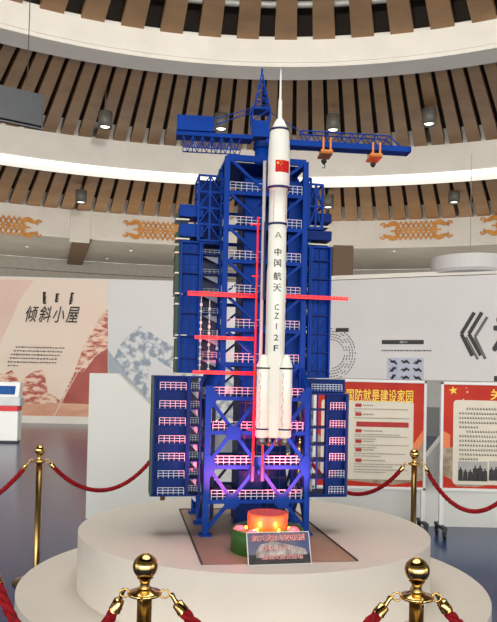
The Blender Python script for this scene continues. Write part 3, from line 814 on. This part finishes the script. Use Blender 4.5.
for x in (xa_, xb_):
    for y in (-.05, .05): mb.bar((x, y, za_), (x, y, zb2), .009)
mb.box(xa_ - .004, xb_ + .004, -.055, .055, zb2 - .008, zb2 + .006); mb.bar((xa_, -.05, za_), (xb_, -.05, zb2), .006)
pk = (cx_(262, 72), 0, cz_(72, 262)); px0, px1_ = xa_ + .01, xb_
for x in (px0, px1_):
    for y in (-.045, .045): mb.bar((x, y, zb2), pk, .008)
for t in (.2, .4, .6, .78):
    q = [Vector((x, y, zb2)).lerp(Vector(pk), t) for x in (px0, px1_) for y in (-.045, .045)]
    q2 = [Vector((x, y, zb2)).lerp(Vector(pk), t - .2) for x in (px0, px1_) for y in (-.045, .045)]
    for a, b in ((0, 1), (1, 3), (3, 2), (2, 0)): mb.bar(q[a], q[b], .004); mb.bar(q2[a], q[b], .004)
mb.box(pk[0] - .006, pk[0] + .006, -.006, .006, pk[2] - .01, pk[2] + .02)
cp(mb, 'mast_head', blue)
# counter jib
zc1, zc0 = cz_(135.5, 215), cz_(139.5, 215); xj = cx_(176, 137)
mb = MB().box(xj, cx_(252, 138), -.05, .05, zc0, zc1); cp(mb, 'counter_jib', blue)
mb = MB(); zlo = cz_(151, 215); x0, x1 = cx_(183, 145), cx_(240, 145); n = 6
for y in (-.045, .045):
    mb.bar((x0, y, zlo), (x1, y, zlo), .006)
    for i in range(n):
        a = x0 + (x1 - x0) * i / n; b = x0 + (x1 - x0) * (i + 1) / n
        mb.bar((a, y, zc0), ((a + b) / 2, y, zlo), .005); mb.bar(((a + b) / 2, y, zlo), (b, y, zc0), .005)
        mb.bar((a, y, zlo), (a, y, zc0), .004)
for i in range(n + 1):
    a = x0 + (x1 - x0) * i / n; mb.bar((a, -.045, zlo), (a, .045, zlo), .005)
cp(mb, 'counter_jib_truss', blue)
cp(MB().box(cx_(177, 125), cx_(213.5, 125), -.07, .07, zc1, cz_(119.5, 195)), 'counterweight_box', blue)
mb = MB()
for y in (-.045, .045): mb.tube((xa_, y, zb2), (cx_(214, 122), y, cz_(122, 214)), .0028, 6)
mb.tube((xa_, 0, zb2), (cx_(214, 125), 0, cz_(126, 214)), .002, 6); mb.tube((xb_, 0, zb2), (cx_(301, 132), 0, cz_(132, 301)), .0028, 6)
cp(mb, 'tie_cable', blue)
# jib
zj0, zj1 = cz_(148, 300), cz_(142.5, 300); xt = cx_(409, 150)
mb = MB().box(xb_ - .02, xt, -.045, -.02, zj0, zj1).box(xb_ - .02, xt, .02, .045, zj0, zj1).box(xt - .012, xt, -.045, .045, zj0, zj1)
mb.box(xb_, xt, -.02, .02, zj0 + .002, zj0 + .008)
cp(mb, 'jib', blue)
mb = MB(); zt_ = cz_(132.5, 301); xA, xB, xC = cx_(300.5, 135), cx_(387, 140), cx_(399, 146); n = 7
for y in (-.035, .035):
    mb.tube((xA, y, zt_), (xB, y, zt_), .0042, 6); mb.tube((xB, y, zt_), (xC, y, zj1), .0042, 6); mb.tube((xA, y, zt_), (xA + .04, y, zj1), .0042, 6)
    for i in range(n):
        a = xA + (xB - xA) * i / n; b = xA + (xB - xA) * (i + 1) / n
        mb.bar((a, y, zt_), ((a + b) / 2, y, zj1), .005); mb.bar(((a + b) / 2, y, zj1), (b, y, zt_), .005)
for i in range(n + 1):
    a = xA + (xB - xA) * i / n; mb.bar((a, -.035, zt_), (a, .035, zt_), .005)
cp(mb, 'jib_truss', blue)
# trolleys with hooks
for uc, vtop, vbot, vh, lab in ((325, 140, 156.5, 162, 0), (374, 145, 160, 165, 1)):
    x = cx_(uc, vbot); zt2, zb3 = cz_(vtop, uc), cz_(vbot, uc); w = .038
    mb = MB()
    for s in (-1, 1):
        for y in (-.052, .052): mb.box(x + s * w * .6 - .006, x + s * w * .6 + .006, y - .004, y + .004, zb3, zt2)
    mb.box(x - w, x + w, -.058, .058, zb3, zb3 + .014); mb.box(x - w, x + w, -.058, -.05, zb3, zb3 + .026)
    tr = cp(mb, 'trolley', orange_paint)
    zh = cz_(vh, uc)
    MB().tube((x - .006, 0, zh), (x - .006, 0, zb3), .0015, 5).build('hoist_cable', hook_black, tr)
    mb = MB().lathe([(0, .012), (.016, .012), (.019, .004), (.008, -.014), (0, -.016)], 12, (x - .006, 0, zh))
    if not lab: mb.path([(x - .006 + .010 * math.cos(a) - .002, 0, zh - .028 + .011 * math.sin(a)) for a in [1.4 - i * .5 for i in range(9)]], .0028, 6)
    mb.build('hook', hook_black, tr)

# ================================================================== ROCKET
RXw = at(273, 437, 3.72)
RO = Vector((RXw.x, 3.72, 0))
RF = Frame((RO.x, RO.y, 0), 0)
def rz(v): return 1.5 + (378.3 - v) / FPX * 3.72 * 1.0 - ((RO.x) / 3.72 * FPX) * math.tan(ROLL) / FPX * 3.72 * -1
rk = empty('rocket_model', (RO.x, RO.y, rz(446)))
zo = rz(446); k = 3.72 / FPX
def Z(v): return rz(v) - zo
ZF = [(0, 66), (.4, 67), (.9, 72), (1.2, 96), (1.9, 99), (2.3, 117)]
MB().lathe([(r * k, Z(v)) for r, v in ZF] + [(3.2 * k, Z(119)), (0, Z(119))], 20).build('escape_tower', rocket_white, rk)
MB().lathe([(3.2 * k, Z(118)), (5.2 * k, Z(121)), (8.2 * k, Z(128)), (9.6 * k, Z(132)), (10.6 * k, Z(146)), (11.1 * k, Z(160)), (11.1 * k, Z(187)), (9.2 * k, Z(190)), (0, Z(190))], 40).build('payload_fairing', rocket_white, rk)
MB().lathe([(0, Z(189)), (9.1 * k, Z(189)), (9.1 * k, Z(266)), (9.7 * k, Z(272)), (9.7 * k, Z(437)), (8.5 * k, Z(438)), (0, Z(438))], 40).build('core_stage', rocket_white, rk)
for v, r in ((129.5, 9.4), (188.5, 11.3), (225, 9.5)):
    MB().lathe([(r * k - .001, Z(v + 1.1)), (r * k + .0012, Z(v + 1.1)), (r * k + .0012 + (.002 if v < 140 else 0) * 0, Z(v - 1.1)), (r * k - .001, Z(v - 1.1))], 40).build('blue_band', band_blue, rk)
# fairing seams
mb = MB()
for a in (-2.1, -0.62):
    for i in range(9):
        z = Z(192 + i * 3.8); mb.bar((9.15 * k * math.cos(a + (.05 if i % 2 else 0)), 9.15 * k * math.sin(a), z), (9.2 * k * math.cos(a + (0 if i % 2 else .05)), 9.2 * k * math.sin(a), z - 3.2 * k), .0022)
mb.build('seam_marking', red_paint, rk)
face = -PI / 2 + 0.06
def wrap(r, a0):
    return lambda x, z: (r * math.cos(a0 + x / r), r * math.sin(a0 + x / r))
# flag
def patch(r, a0, a1, z0, z1, n=12):
    mb = MB(); vs = []
    for i in range(n + 1):
        a = a0 + (a1 - a0) * i / n; vs += [(r * math.cos(a), r * math.sin(a), z0), (r * math.cos(a), r * math.sin(a), z1)]
    return mb.add(vs, [(2 * i, 2 * i + 2, 2 * i + 3, 2 * i + 1) for i in range(n)], True)
rf = 11.1 * k + .0012
fa0 = -PI / 2 - math.asin(min(.99, 3.8 / 11.1)); fa1 = -PI / 2 + math.asin(min(.99, 9.6 / 11.1))
flag = patch(rf, fa0, fa1, Z(174.5), Z(162.5)).build('flag', flag_red, rk)
mb = MB()
def star(cx, cz, r, rot=0):
    pts = []
    for i in range(10):
        rr = r if i % 2 == 0 else r * .42; a = PI / 2 + rot + i * PI / 5
        ang = fa0 + (cx + rr * math.cos(a)) / rf; pts.append(((rf + .0008) * math.cos(ang), (rf + .0008) * math.sin(ang), cz + rr * math.sin(a)))
    mb.add(pts, [tuple(range(10))])
star(.014, Z(165.5), .009)
for i, (x, dz) in enumerate(((.028, .006), (.034, -.001), (.034, -.010), (.028, -.017))): star(x, Z(165) + dz + .004, .003, i)
mb.build('flag_stars', star_yellow, flag)
# lettering down the core
def letters(ch, vc, hpx, wpx, r):
    mb = MB()
    def fn(x, z, r=r):
        a = face + (x - wpx * k / 2) / r
        return ((r) * math.cos(a), r * math.sin(a), Z(vc + hpx / 2) + z)
    put_text(mb, ch, fn, wpx * k, hpx * k, .012); mb.build('letter', letter_dark, rk)
rl, rl2 = 9.1 * k + .0015, 9.7 * k + .0015
for ch, vc in (('中', 254), ('国', 265)): letters(ch, vc, 7.5, 7, rl)
for ch, vc in (('航', 278), ('天', 289.5)): letters(ch, vc, 8, 8, rl2)
for ch, vc in (('C', 309), ('Z', 317.5), ('2', 339), ('F', 349.5)): letters(ch, vc, 6, 4.4, rl2)
letters('I', 328, 6, 1.0, rl2)
mb = MB()
mb.path([(rl * math.cos(face + d), rl * math.sin(face + d), Z(v)) for d, v in ((-.32, 240), (-.05, 234.5), (.03, 234.5), (.34, 240))], .0018, 6)
mb.path([(rl * math.cos(face + d), rl * math.sin(face + d), Z(v)) for d, v in ((-.2, 238), (.2, 238))], .0014, 6)
mb.build('emblem', letter_dark, rk)
# boosters
off = 11.6 * k; rb = 6.3 * k
bo = MB().lathe([(0, Z(356)), (2.8 * k, Z(356.6)), (5.2 * k, Z(363)), (rb, Z(367)), (rb, Z(437)), (rb * .8, Z(438)), (0, Z(438))], 24).build('booster', rocket_white, rk)
for v in (369.5, 429.5):
    MB().lathe([(rb - .001, Z(v + .8)), (rb + .0012, Z(v + .8)), (rb + .0012, Z(v - .8)), (rb - .001, Z(v - .8))], 24).build('dark_band', hook_black if v < 400 else band_blue, bo)
mb = MB()
a = -PI / 2 - .5
for i in range(9): mb.bar(((rb + .001) * math.cos(a), (rb + .001) * math.sin(a), Z(374 + i * 6)), ((rb + .001) * math.cos(a + .12 * (-1) ** i), (rb + .001) * math.sin(a + .12 * (-1) ** i), Z(379 + i * 6)), .002)
mb.build('seam_marking', red_paint, bo)
MB().lathe([(rb * .45, Z(437)), (rb * .5, Z(440)), (rb * .78, Z(445)), (rb * .7, Z(445)), (0, Z(440))], 18).build('nozzle', nozzle_mat, bo)
angs = [-PI / 2 - .62, -PI / 2 + .62 + .12, PI / 2 - .7, PI / 2 + .7]
offs = [(-11.2 * k, -7 * k), (11.2 * k, -7 * k), (-11.2 * k, 9.5 * k), (11.2 * k, 9.5 * k)]
for i, (ox, oy) in enumerate(offs):
    b = bo if i == 0 else copy_tree(bo, rk); b.location = (ox, oy, 0)
mb = MB()
for dx, dy in ((-.018, -.018), (.018, -.018), (-.018, .018), (.018, .018)):
    mb.lathe([(.006, Z(437)), (.008, Z(440)), (.015, Z(446)), (.013, Z(446)), (0, Z(440))], 14, (dx, dy, 0))
mb.build('engine_nozzles', nozzle_mat, rk)
tag(rk, 'white launch rocket model with red flag and black lettering, hung before the blue tower', 'rocket model')

# ================================================================== LAUNCH TABLE
dc = at(267, 541, 3.69)
tb = empty('launch_table', (dc.x, 3.69, PH))
def bz(v): return 1.5 + (378.3 - v) / FPX * 3.66 - PH + .0
RD = .19
MB().lathe([(0, 0), (RD, 0), (RD, .115), (RD - .008, .122), (0, .122)], 48).build('base_drum', drum_green, tb)
hd = .122; rd = 20 * 3.66 / FPX
MB().lathe([(rd, hd), (rd, hd + .07), (rd * .985, hd + .076), (rd * .96, hd + .076)], 48).build('glowing_ring', glow_orange, tb)
MB().lathe([(rd * .96, hd + .075), (0, hd + .075)], 40, smooth=False).build('ring_top', disc_top, tb)
for a in (-2.75, -2.05, -1.1, -.4): MB().lathe([(0, .014), (.006, .012), (.008, 0)], 10, ((rd + .016) * math.cos(a), (rd + .016) * math.sin(a), hd)).build('flame_lamp', lamp_yellow, tb)
for a in (-2.05, -1.1): point('flame_glow', ((rd + .035) * math.cos(a), (rd + .035) * math.sin(a), hd + .03), .35, (1, .65, .15), .01, tb)
for du, dv, s in ((-28, 525, 1), (-15, 529.5, .9), (25.5, 525.5, 1)):
    x = du * 3.6 / FPX; y = {-28: -.06, -15: -.155, 25.5: -.07}[du]
    MB().lathe([(0, .016), (.02 * s, .014), (.032 * s, 0)], 16, (x, y, hd)).build('red_lamp', lamp_red, tb)
    point('red_lamp_glow', (x, y, hd + .05), .25, (1, .08, .12), .02, tb)
tag(tb, 'green round launch table with a glowing orange ring and red lamps below the rocket', 'launch table')
# red lamps hidden in the tower foot (their glow stains the lattice)
for x, y, z, e in ((XM + .1, .14, .7, 2.5), (XM - .12, .14, 1.0, 2.0)):
    point('tower_red_lamp', (x, y, z), e, (1, .10, .16), .004, T)
for x, e in ((XM - .15, 60), (XM + .15, 60)):
    l = bpy.data.lights.new('tower_red_spot', 'SPOT'); l.energy = e; l.color = (1, .08, .14); l.spot_size = math.radians(105); l.spot_blend = .6; l.shadow_soft_size = .01
    o = bpy.data.objects.new('tower_red_spot', l); COL.objects.link(o); o.parent = T; o.location = (x, -.30, .20)
    o.rotation_euler = Vector((0, .30, .42)).to_track_quat('-Z', 'Y').to_euler()

# information board leaning on the drum
q = [ground(u, v, PH + .004) for u, v in ((249, 565), (311, 563))]
bl, br_ = q; wv = br_ - bl; wv.z = 0
BF = Frame((bl.x, bl.y, PH + .004), math.degrees(math.atan2(wv.y, wv.x)))
bw = wv.length; tilt = math.radians(66); bh = .138 / math.sin(tilt)
bd = empty('information_board', BF.o, BF.yaw)
def bp(x, s, o=0.0):  # x along, s up the face, o off the face
    return (x, s * math.cos(tilt) - o * math.sin(tilt), s * math.sin(tilt) + o * math.cos(tilt))
sk = -.012
def quad(mb, x0, x1, s0, s1, o=0.0, th=.006):
    return mb.prism([bp(x0, s0, o), bp(x1, s0, o), bp(x1, s1, o), bp(x0, s1, o)], Vector(bp(0, 0, -th)))
quad(MB(), -.004, bw + .004, -.003, bh + .003).build('backing', board_white, bd)
sky_m = mat('board_photo_sky', (70, 84, 122), 0.35, scale=6, rgb2=(120, 110, 120))
bld_m = mat('board_photo_building', (196, 186, 180), 0.35, scale=30, rgb2=(120, 106, 104))
grd_m = mat('board_photo_ground', (70, 62, 62), 0.35, scale=20, rgb2=(40, 40, 48))
quad(MB(), 0, bw, 0, bh, .001, .001).build('printed_sky', sky_m, bd)
quad(MB(), 0, bw, 0, bh * .3, .002, .001).build('printed_ground', grd_m, bd)
MB().prism([bp(bw * x, bh * s, .003) for x, s in ((.12, .2), (.95, .28), (.93, .46), (.62, .62), (.4, .72), (.2, .62), (.13, .42))], Vector(bp(0, 0, -.001))).build('printed_building', bld_m, bd)
mb = MB(); put_text(mb, '航天发射塔架模型', lambda x, z: bp(bw * .06 + x, bh * .72 + z, .005), bw * .88, bh * .22, .05); mb.build('title_outline', board_white, bd)
mb = MB(); put_text(mb, '航天发射塔架模型', lambda x, z: bp(bw * .06 + x, bh * .72 + z, .006), bw * .88, bh * .22, .01); mb.build('title_text', flag_red, bd)
mb = MB()
put_text(mb, '模型比例', lambda x, z: bp(bw * .24 + x, bh * .42 + z, .0045), bw * .44, bh * .15, .045); put_text(mb, '运载火箭发射场', lambda x, z: bp(bw * .2 + x, bh * .14 + z, .0045), bw * .68, bh * .15, .045); mb.build('body_outline', board_white, bd)
mb = MB()
put_text(mb, '模型比例', lambda x, z: bp(bw * .24 + x, bh * .42 + z, .0055), bw * .44, bh * .15, .005); put_text(mb, '运载火箭发射场', lambda x, z: bp(bw * .2 + x, bh * .14 + z, .0055), bw * .68, bh * .15, .005); mb.build('body_text', ink_red, bd)
tag(bd, 'small tilted picture board with red title text leaning against the launch table', 'sign board')

# ================================================================== STANCHIONS AND ROPES
def make_stanchion():
    t = empty('rope_stanchion')
    MB().lathe([(0, 0), (.16, 0), (.162, .012), (.15, .022), (.09, .034), (.04, .045), (.028, .07), (0, .07)], 40).build('base', brass_dull, t)
    MB().lathe([(.0215, .05), (.0215, .862), (0, .862)], 24).build('pole', brass_dull, t)
    MB().lathe([(0, .855), (.030, .855), (.048, .862), (.050, .867), (.046, .872), (.028, .876), (.022, .882), (0, .882)], 32).build('collar', brass, t)
    mb = MB().lathe([(.016, .88), (.014, .895), (.017, .905), (.024, .912)], 24)
    R = .0365; c = .944
    mb.lathe([(R * math.cos(a), c + R * math.sin(a)) for a in [-1.15 + i * (2.5) / 14 for i in range(15)]] + [(R * .32, c + R * .98), (R * .3, c + R * .9), (0, c + R * .9)], 32)
    mb.build('ball_finial', brass, t)
    for a in (0, PI / 2, PI, 3 * PI / 2):
        ux, uy = math.cos(a), math.sin(a)
        MB().path([(ux * (.058 + .014 * math.cos(s)), uy * (.058 + .014 * math.cos(s)), .866 + .012 * math.sin(s)) for s in [i * 2 * PI / 12 for i in range(13)]], .003, 6, cap=False).build('hook_eye', brass, t)
    return t
base = make_stanchion()
def gp(u, v_top, ztop=.984):
    d = ray(u, v_top); t = (ztop - 1.5) / d.z; p = CAM + d * t; return Vector((p.x, p.y, 0))
ST = {}
FLs = gp(40, 444.5)
spots = [('N1', gp(145.8, 552.5), 'polished brass rope stanchion in the left foreground, its base out of view'),
         ('N2', gp(417.3, 556.5), 'polished brass rope stanchion in the right foreground, its base out of view'),
         ('FL', FLs, 'brass rope stanchion behind left of the podium, standing on the blue floor, full height visible'),
         ('FR', gp(414.5, 448.5), 'brass rope stanchion behind right of the podium, in front of the red posters'),
         ('B1', Vector((-.70, 5.95, 0)), 'brass rope stanchion hidden behind the left blue swing platform, only its foot showing'),
         ('B2', Vector((.46, 6.15, 0)), 'brass rope stanchion hidden directly behind the blue tower'),
         ('L1', Vector((-.905, 2.38, 0)), 'brass rope stanchion just outside the left edge, nearest on that side'),
         ('L2', Vector((-2.6, 4.3, 0)), 'brass rope stanchion outside the left edge, beside the far left rope'),
         ('R1', Vector((1.75, 2.7, 0)), 'brass rope stanchion just outside the right edge, nearest on that side'),
         ('R2', Vector((2.12, 5.15, 0)), 'brass rope stanchion outside the right edge, in front of the second poster')]
for i, (n, p, lab) in enumerate(spots):
    o = base if i == 0 else copy_tree(base); o.location = p; ST[n] = p; tag(o, lab, 'stanchion', 'brass stanchions around the podium')
def rope(a, b, drop, lab, twist=70):
    A, B = ST[a].copy(), ST[b].copy(); A.z = B.z = .866; d = (B - A); d.z = 0; dn = d.normalized()
    A = A + dn * .074; B = B - dn * .074; Ln = (B - A).length
    N = int(Ln / .009)
    def pt(t): return A.lerp(B, t) - Vector((0, 0, drop * (1 - (2 * t - 1) ** 2) ** .92 * 1.0))
    root = empty('barrier_rope', (A + B) / 2)
    o = root.location.copy(); side = dn.cross(Vector((0, 0, 1)))
    t0 = .042 / (Ln + 1.5 * drop); mb = MB()
    for s in range(3):
        pts = []
        for i in range(N + 1):
            t = t0 + (1 - 2 * t0) * i / N; p = pt(t); tg = (pt(min(1, t + .002)) - pt(max(0, t - .002))).normalized(); nn = side.cross(tg).normalized()
            a_ = i * .009 * twist * (1 + 0.6 * drop) + s * 2 * PI / 3
            pts.append(p + side * (.0085 * math.cos(a_)) + nn * (.0085 * math.sin(a_)) - o)
        mb.path(pts, .0098, 7)
    mb.build('cord', rope_red, root)
    for (ta, tb_) in ((0, t0 * 1.35), (1, 1 - t0 * 1.35)):
        pa, pb = pt(ta) - o, pt(tb_) - o; d_ = (pb - pa)
        MB().path([pa + d_ * .46, pa + d_ * .5, pa + d_ * .54, pa + d_ * .95, pb], [.006, .011, .0165, .018, .0195], 16).build('ferrule', brass, root)
        MB().path([pa, pa + d_ * .15 + Vector((0, 0, .004)), pa + d_ * .3, pa + d_ * .49], [.006, .008, .0065, .008], 8).build('snap_hook', brass, root)
    return tag(root, lab, 'rope', 'red barrier ropes')
rope('N1', 'N2', .20, 'red twisted barrier rope hanging between the two foreground stanchions')
rope('L1', 'N1', .26, 'red twisted barrier rope in the lower left corner, ending at the left foreground stanchion')
rope('N2', 'R1', .34, 'red twisted barrier rope leaving the right foreground stanchion towards the lower right corner')
rope('FL', 'B1', .27, 'red barrier rope sagging between the far left stanchion and the blue tower')
rope('L2', 'FL', .36, 'red barrier rope leaving the far left stanchion towards the left edge')
rope('B2', 'FR', .30, 'red barrier rope sagging from behind the blue tower to the far right stanchion')
rope('FR', 'R2', .33, 'red barrier rope sagging right of the far right stanchion, before the posters')
rope('B1', 'B2', .30, 'red barrier rope hanging behind the tower between two hidden stanchions')

# ================================================================== POSTER STANDS
def poster(Y, ul, ur, vtop, vbot, um, yaw=0.0):
    fr = Frame((0, Y, 0), yaw); fr.o = Vector((at((ul + ur) / 2, vtop, Y).x, Y, 0))
    x0 = fr.hit(ul, 430)[0]; x1 = fr.hit(ur, 430)[0]; z0 = fr.hit(um, vbot)[1]; z1 = fr.hit(um, vtop)[1]
    root = empty('poster_stand', fr.o, fr.yaw); t = .028
    mb = MB().box(x0, x0 + t, -.02, .02, z0, z1).box(x1 - t, x1, -.02, .02, z0, z1).box(x0, x1, -.02, .02, z1 - t, z1).box(x0, x1, -.02, .02, z0, z0 + t)
    mb.build('frame', board_white, root, bevel=.004)
    MB().box(x0 + t, x1 - t, -.008, .012, z0 + t, z1 - t).build('backing', alu, root)
    for x in (x0 + .02, x1 - .02):
        lg = MB().box(x - .02, x + .02, -.018, .018, .085, z0).build('leg', board_white, root)
        MB().box(x - .022, x + .022, -.16, .16, .085, .11).build('foot_bar', caster_black, lg)
        for y in (-.14, .14):
            MB().path([(x - .012, y, .035), (x + .012, y, .035)], .035, 16).box(x - .018, x + .018, y - .012, y + .012, .04, .088).build('caster', caster_black, lg)
    return fr, root, (x0 + t, x1 - t, z0 + t, z1 - t)
def P2(fr, u, v): return fr.hit(u, v)
def flat(root, pts, y, m, name): return MB().add([(x, y, z) for x, z in pts], [tuple(range(len(pts)))]).build(name, m, root)
def rrect(x0, x1, z0, z1, r, n=6):
    pts = []
    for cx, cz, a in ((x1 - r, z1 - r, 0), (x0 + r, z1 - r, PI / 2), (x0 + r, z0 + r, PI), (x1 - r, z0 + r, 3 * PI / 2)):
        for i in range(n + 1): pts.append((cx + r * math.cos(a + PI / 2 * i / n), cz + r * math.sin(a + PI / 2 * i / n)))
    return pts
def textline(mb, x0, x1, z, h, y=-.016, fill=.8):
    cx = x0
    while cx < x1 - h * .4:
        w = h * random.uniform(.7, .95)
        mb.box(cx, cx + w, y - .0005, y, z - h * .5, z - h * .1); mb.box(cx, cx + w * .55, y - .0005, y, z, z + h * .42)
        mb.box(cx + w * .35, cx + w * .5, y - .0005, y, z - h * .5, z + h * .5); cx += w + h * .45
def starpoly(cx, cz, r): return [(cx + (r if i % 2 == 0 else r * .4) * math.cos(PI / 2 + i * PI / 5 + .15), cz + (r if i % 2 == 0 else r * .4) * math.sin(PI / 2 + i * PI / 5 + .15)) for i in range(10)]

fr, pr, (a0_, a1_, b0_, b1_) = poster(7.02, 313, 426, 380.5, 490, 415)
flat(pr, [(a0_, b0_), (a1_, b0_), (a1_, b1_), (a0_, b1_)], -.0085, poster_tan, 'print_background')
zr_ = b0_ + (b1_ - b0_) * .42
flat(pr, [(a0_, zr_ + .1), (a0_ + .1, zr_), (a1_ - .12, zr_), (a1_, zr_ + .02), (a1_, b1_), (a0_, b1_)], -.0095, poster_red, 'print_red_field')
flat(pr, [(a1_ - .12, zr_ - .04), (a1_, zr_ + .14), (a1_, zr_ + .04), (a1_ - .06, zr_ - .10)], -.0102, poster_orange, 'print_ribbon')
flat(pr, [(a0_, b0_), (a1_, b0_), (a1_, b0_ + .07), (a1_ - .3, b0_ + .02), (a0_ + .5, b0_ + .04), (a0_, b0_ + .09)], -.0105, poster_red, 'print_ribbon')
x0, z0 = P2(fr, 320, 478); x1, z1 = P2(fr, 413.5, 401.5)
flat(pr, rrect(x0, x1, z0, z1, .03), -.0115, poster_cream, 'print_text_field')
mb = MB(); xa, za = P2(fr, 329, 401); xb, zb4 = P2(fr, 413, 390)
put_text(mb, '建设国防就是建设家园', lambda x, z: (xa + x, -.0125, za + z), xb - xa, zb4 - za, .05); mb.build('title_outline', ink_red, pr)
mb = MB(); put_text(mb, '建设国防就是建设家园', lambda x, z: (xa + x, -.0135, za + z), xb - xa, zb4 - za, .012); mb.build('title_text', star_yellow, pr)
tb_m = MB()
for v in (405, 414, 430.5, 441, 449.5, 460):
    A = P2(fr, 355, v + 1.8); B = P2(fr, 361.5, v - 1.6); MB().add([(x, -.0125, z) for x, z in rrect(A[0], B[0], A[1], B[1], .008, 3)], [tuple(range(16))]).build('heading_chip', ink_red, pr)
    A = P2(fr, 363, v); textline(tb_m, A[0], A[0] + random.uniform(.10, .22), A[1], .014)
A = P2(fr, 356, 426.5); B = P2(fr, 408.5, 422.5); MB().add([(x, -.0125, z) for x, z in rrect(A[0], B[0], A[1], B[1], .008, 3)], [tuple(range(16))]).build('heading_bar', ink_red, pr)
for v, u1_ in ((408.5, 408), (411, 362), (417.5, 410), (434, 400), (436, 407), (438.5, 375), (444.5, 408), (447, 376), (453, 405), (455.5, 380), (463.5, 407), (466, 392), (469, 407), (471.5, 385)):
    A = P2(fr, 354, v); B = P2(fr, u1_, v); textline(tb_m, A[0], B[0], A[1], .010)
tb_m.build('body_text', ink_soft, pr)
x, z = P2(fr, 415, 453); 
tag(pr, 'white framed poster stand with red header and gold title, nearer to the blue tower', 'poster stand', 'poster stands on casters')

fr, pr, (a0_, a1_, b0_, b1_) = poster(6.85, 440, 556, 381.5, 490.5, 441)
flat(pr, [(a0_, b0_), (a1_, b0_), (a1_, b1_), (a0_, b1_)], -.0085, poster_tan, 'print_background')
zr_ = P2(fr, 445, 447)[1]
flat(pr, [(a0_, zr_), (a1_, zr_), (a1_, b1_), (a0_, b1_)], -.0095, poster_red, 'print_red_field')
flat(pr, [(a0_, zr_ - .01), (a0_ + .07, zr_ - .01), (a0_ + .07, zr_ + .12), (a0_, zr_ + .16)], -.0100, poster_orange, 'print_ribbon')
A = [P2(fr, u, v) for u, v in ((443, 489), (520, 489), (520, 486), (500, 483), (475, 487), (456, 486), (452, 480), (443, 475))]
flat(pr, A, -.0105, poster_red, 'print_ribbon')
x0, z0 = P2(fr, 452, 484); x1, z1 = P2(fr, 547, 402)
flat(pr, rrect(x0, x1, z0, z1, .035), -.0115, poster_cream, 'print_text_field')
for u, v, r in ((453, 390.5, .045), (467, 392, .014), (463, 399.5, .012), (466, 388, .008)):
    x, z = P2(fr, u, v); flat(pr, starpoly(x, z, r), -.0125, poster_cream if r < .03 else star_yellow, 'print_star')
mb = MB(); xa, za = P2(fr, 490, 400); xb, zb4 = P2(fr, 538, 390)
put_text(mb, '关心国防', lambda x, z: (xa + x, -.0125, za + z), xb - xa, zb4 - za, .05); mb.build('title_outline', ink_red, pr)
mb = MB(); put_text(mb, '关心国防', lambda x, z: (xa + x, -.0135, za + z), xb - xa, zb4 - za, .012); mb.build('title_text', star_yellow, pr)
mb = MB()
for r in range(12):
    v = 408.5 + r * 4.55; ua = 466 if r in (0, 5) else 459; ub = 478 if r in (4, 11) else 541
    A = P2(fr, ua, v); B = P2(fr, ub, v); textline(mb, A[0], B[0], A[1], .021)
mb.build('body_text', ink_soft, pr)
for ua, ub in ((457.5, 487), (488.5, 516)):
    A = P2(fr, ua, 480.5); B = P2(fr, ub, 461.5)
    ph = MB().box(A[0], B[0], -.0145, -.0125, A[1], B[1]).build('printed_photo', photo_bg, pr); mb = MB(); n = 6; w = (B[0] - A[0]) / n; h = B[1] - A[1]
    for i in range(n):
        cx = A[0] + w * (i + .5); hh = h * random.uniform(.6, .95); w2 = w * random.uniform(.9, 1.3)
        mb.add([(cx - w2 * .5, -.0155, A[1]), (cx + w2 * .5, -.0155, A[1]), (cx + w2 * .42, -.0155, A[1] + hh * .72), (cx + w * .1, -.0155, A[1] + hh * .8), (cx - w * .1, -.0155, A[1] + hh * .8), (cx - w2 * .42, -.0155, A[1] + hh * .72)], [(0, 1, 2, 3, 4, 5)])
        mb.add([(cx + w * .2 * math.cos(t), -.0156, A[1] + hh * .86 + w * .2 * math.sin(t)) for t in [j * PI / 4 for j in range(8)]], [tuple(range(8))])
    mb.build('photo_figures', ink, ph)
tag(pr, 'white framed poster stand with yellow star and group photos, cut by the right edge', 'poster stand', 'poster stands on casters')
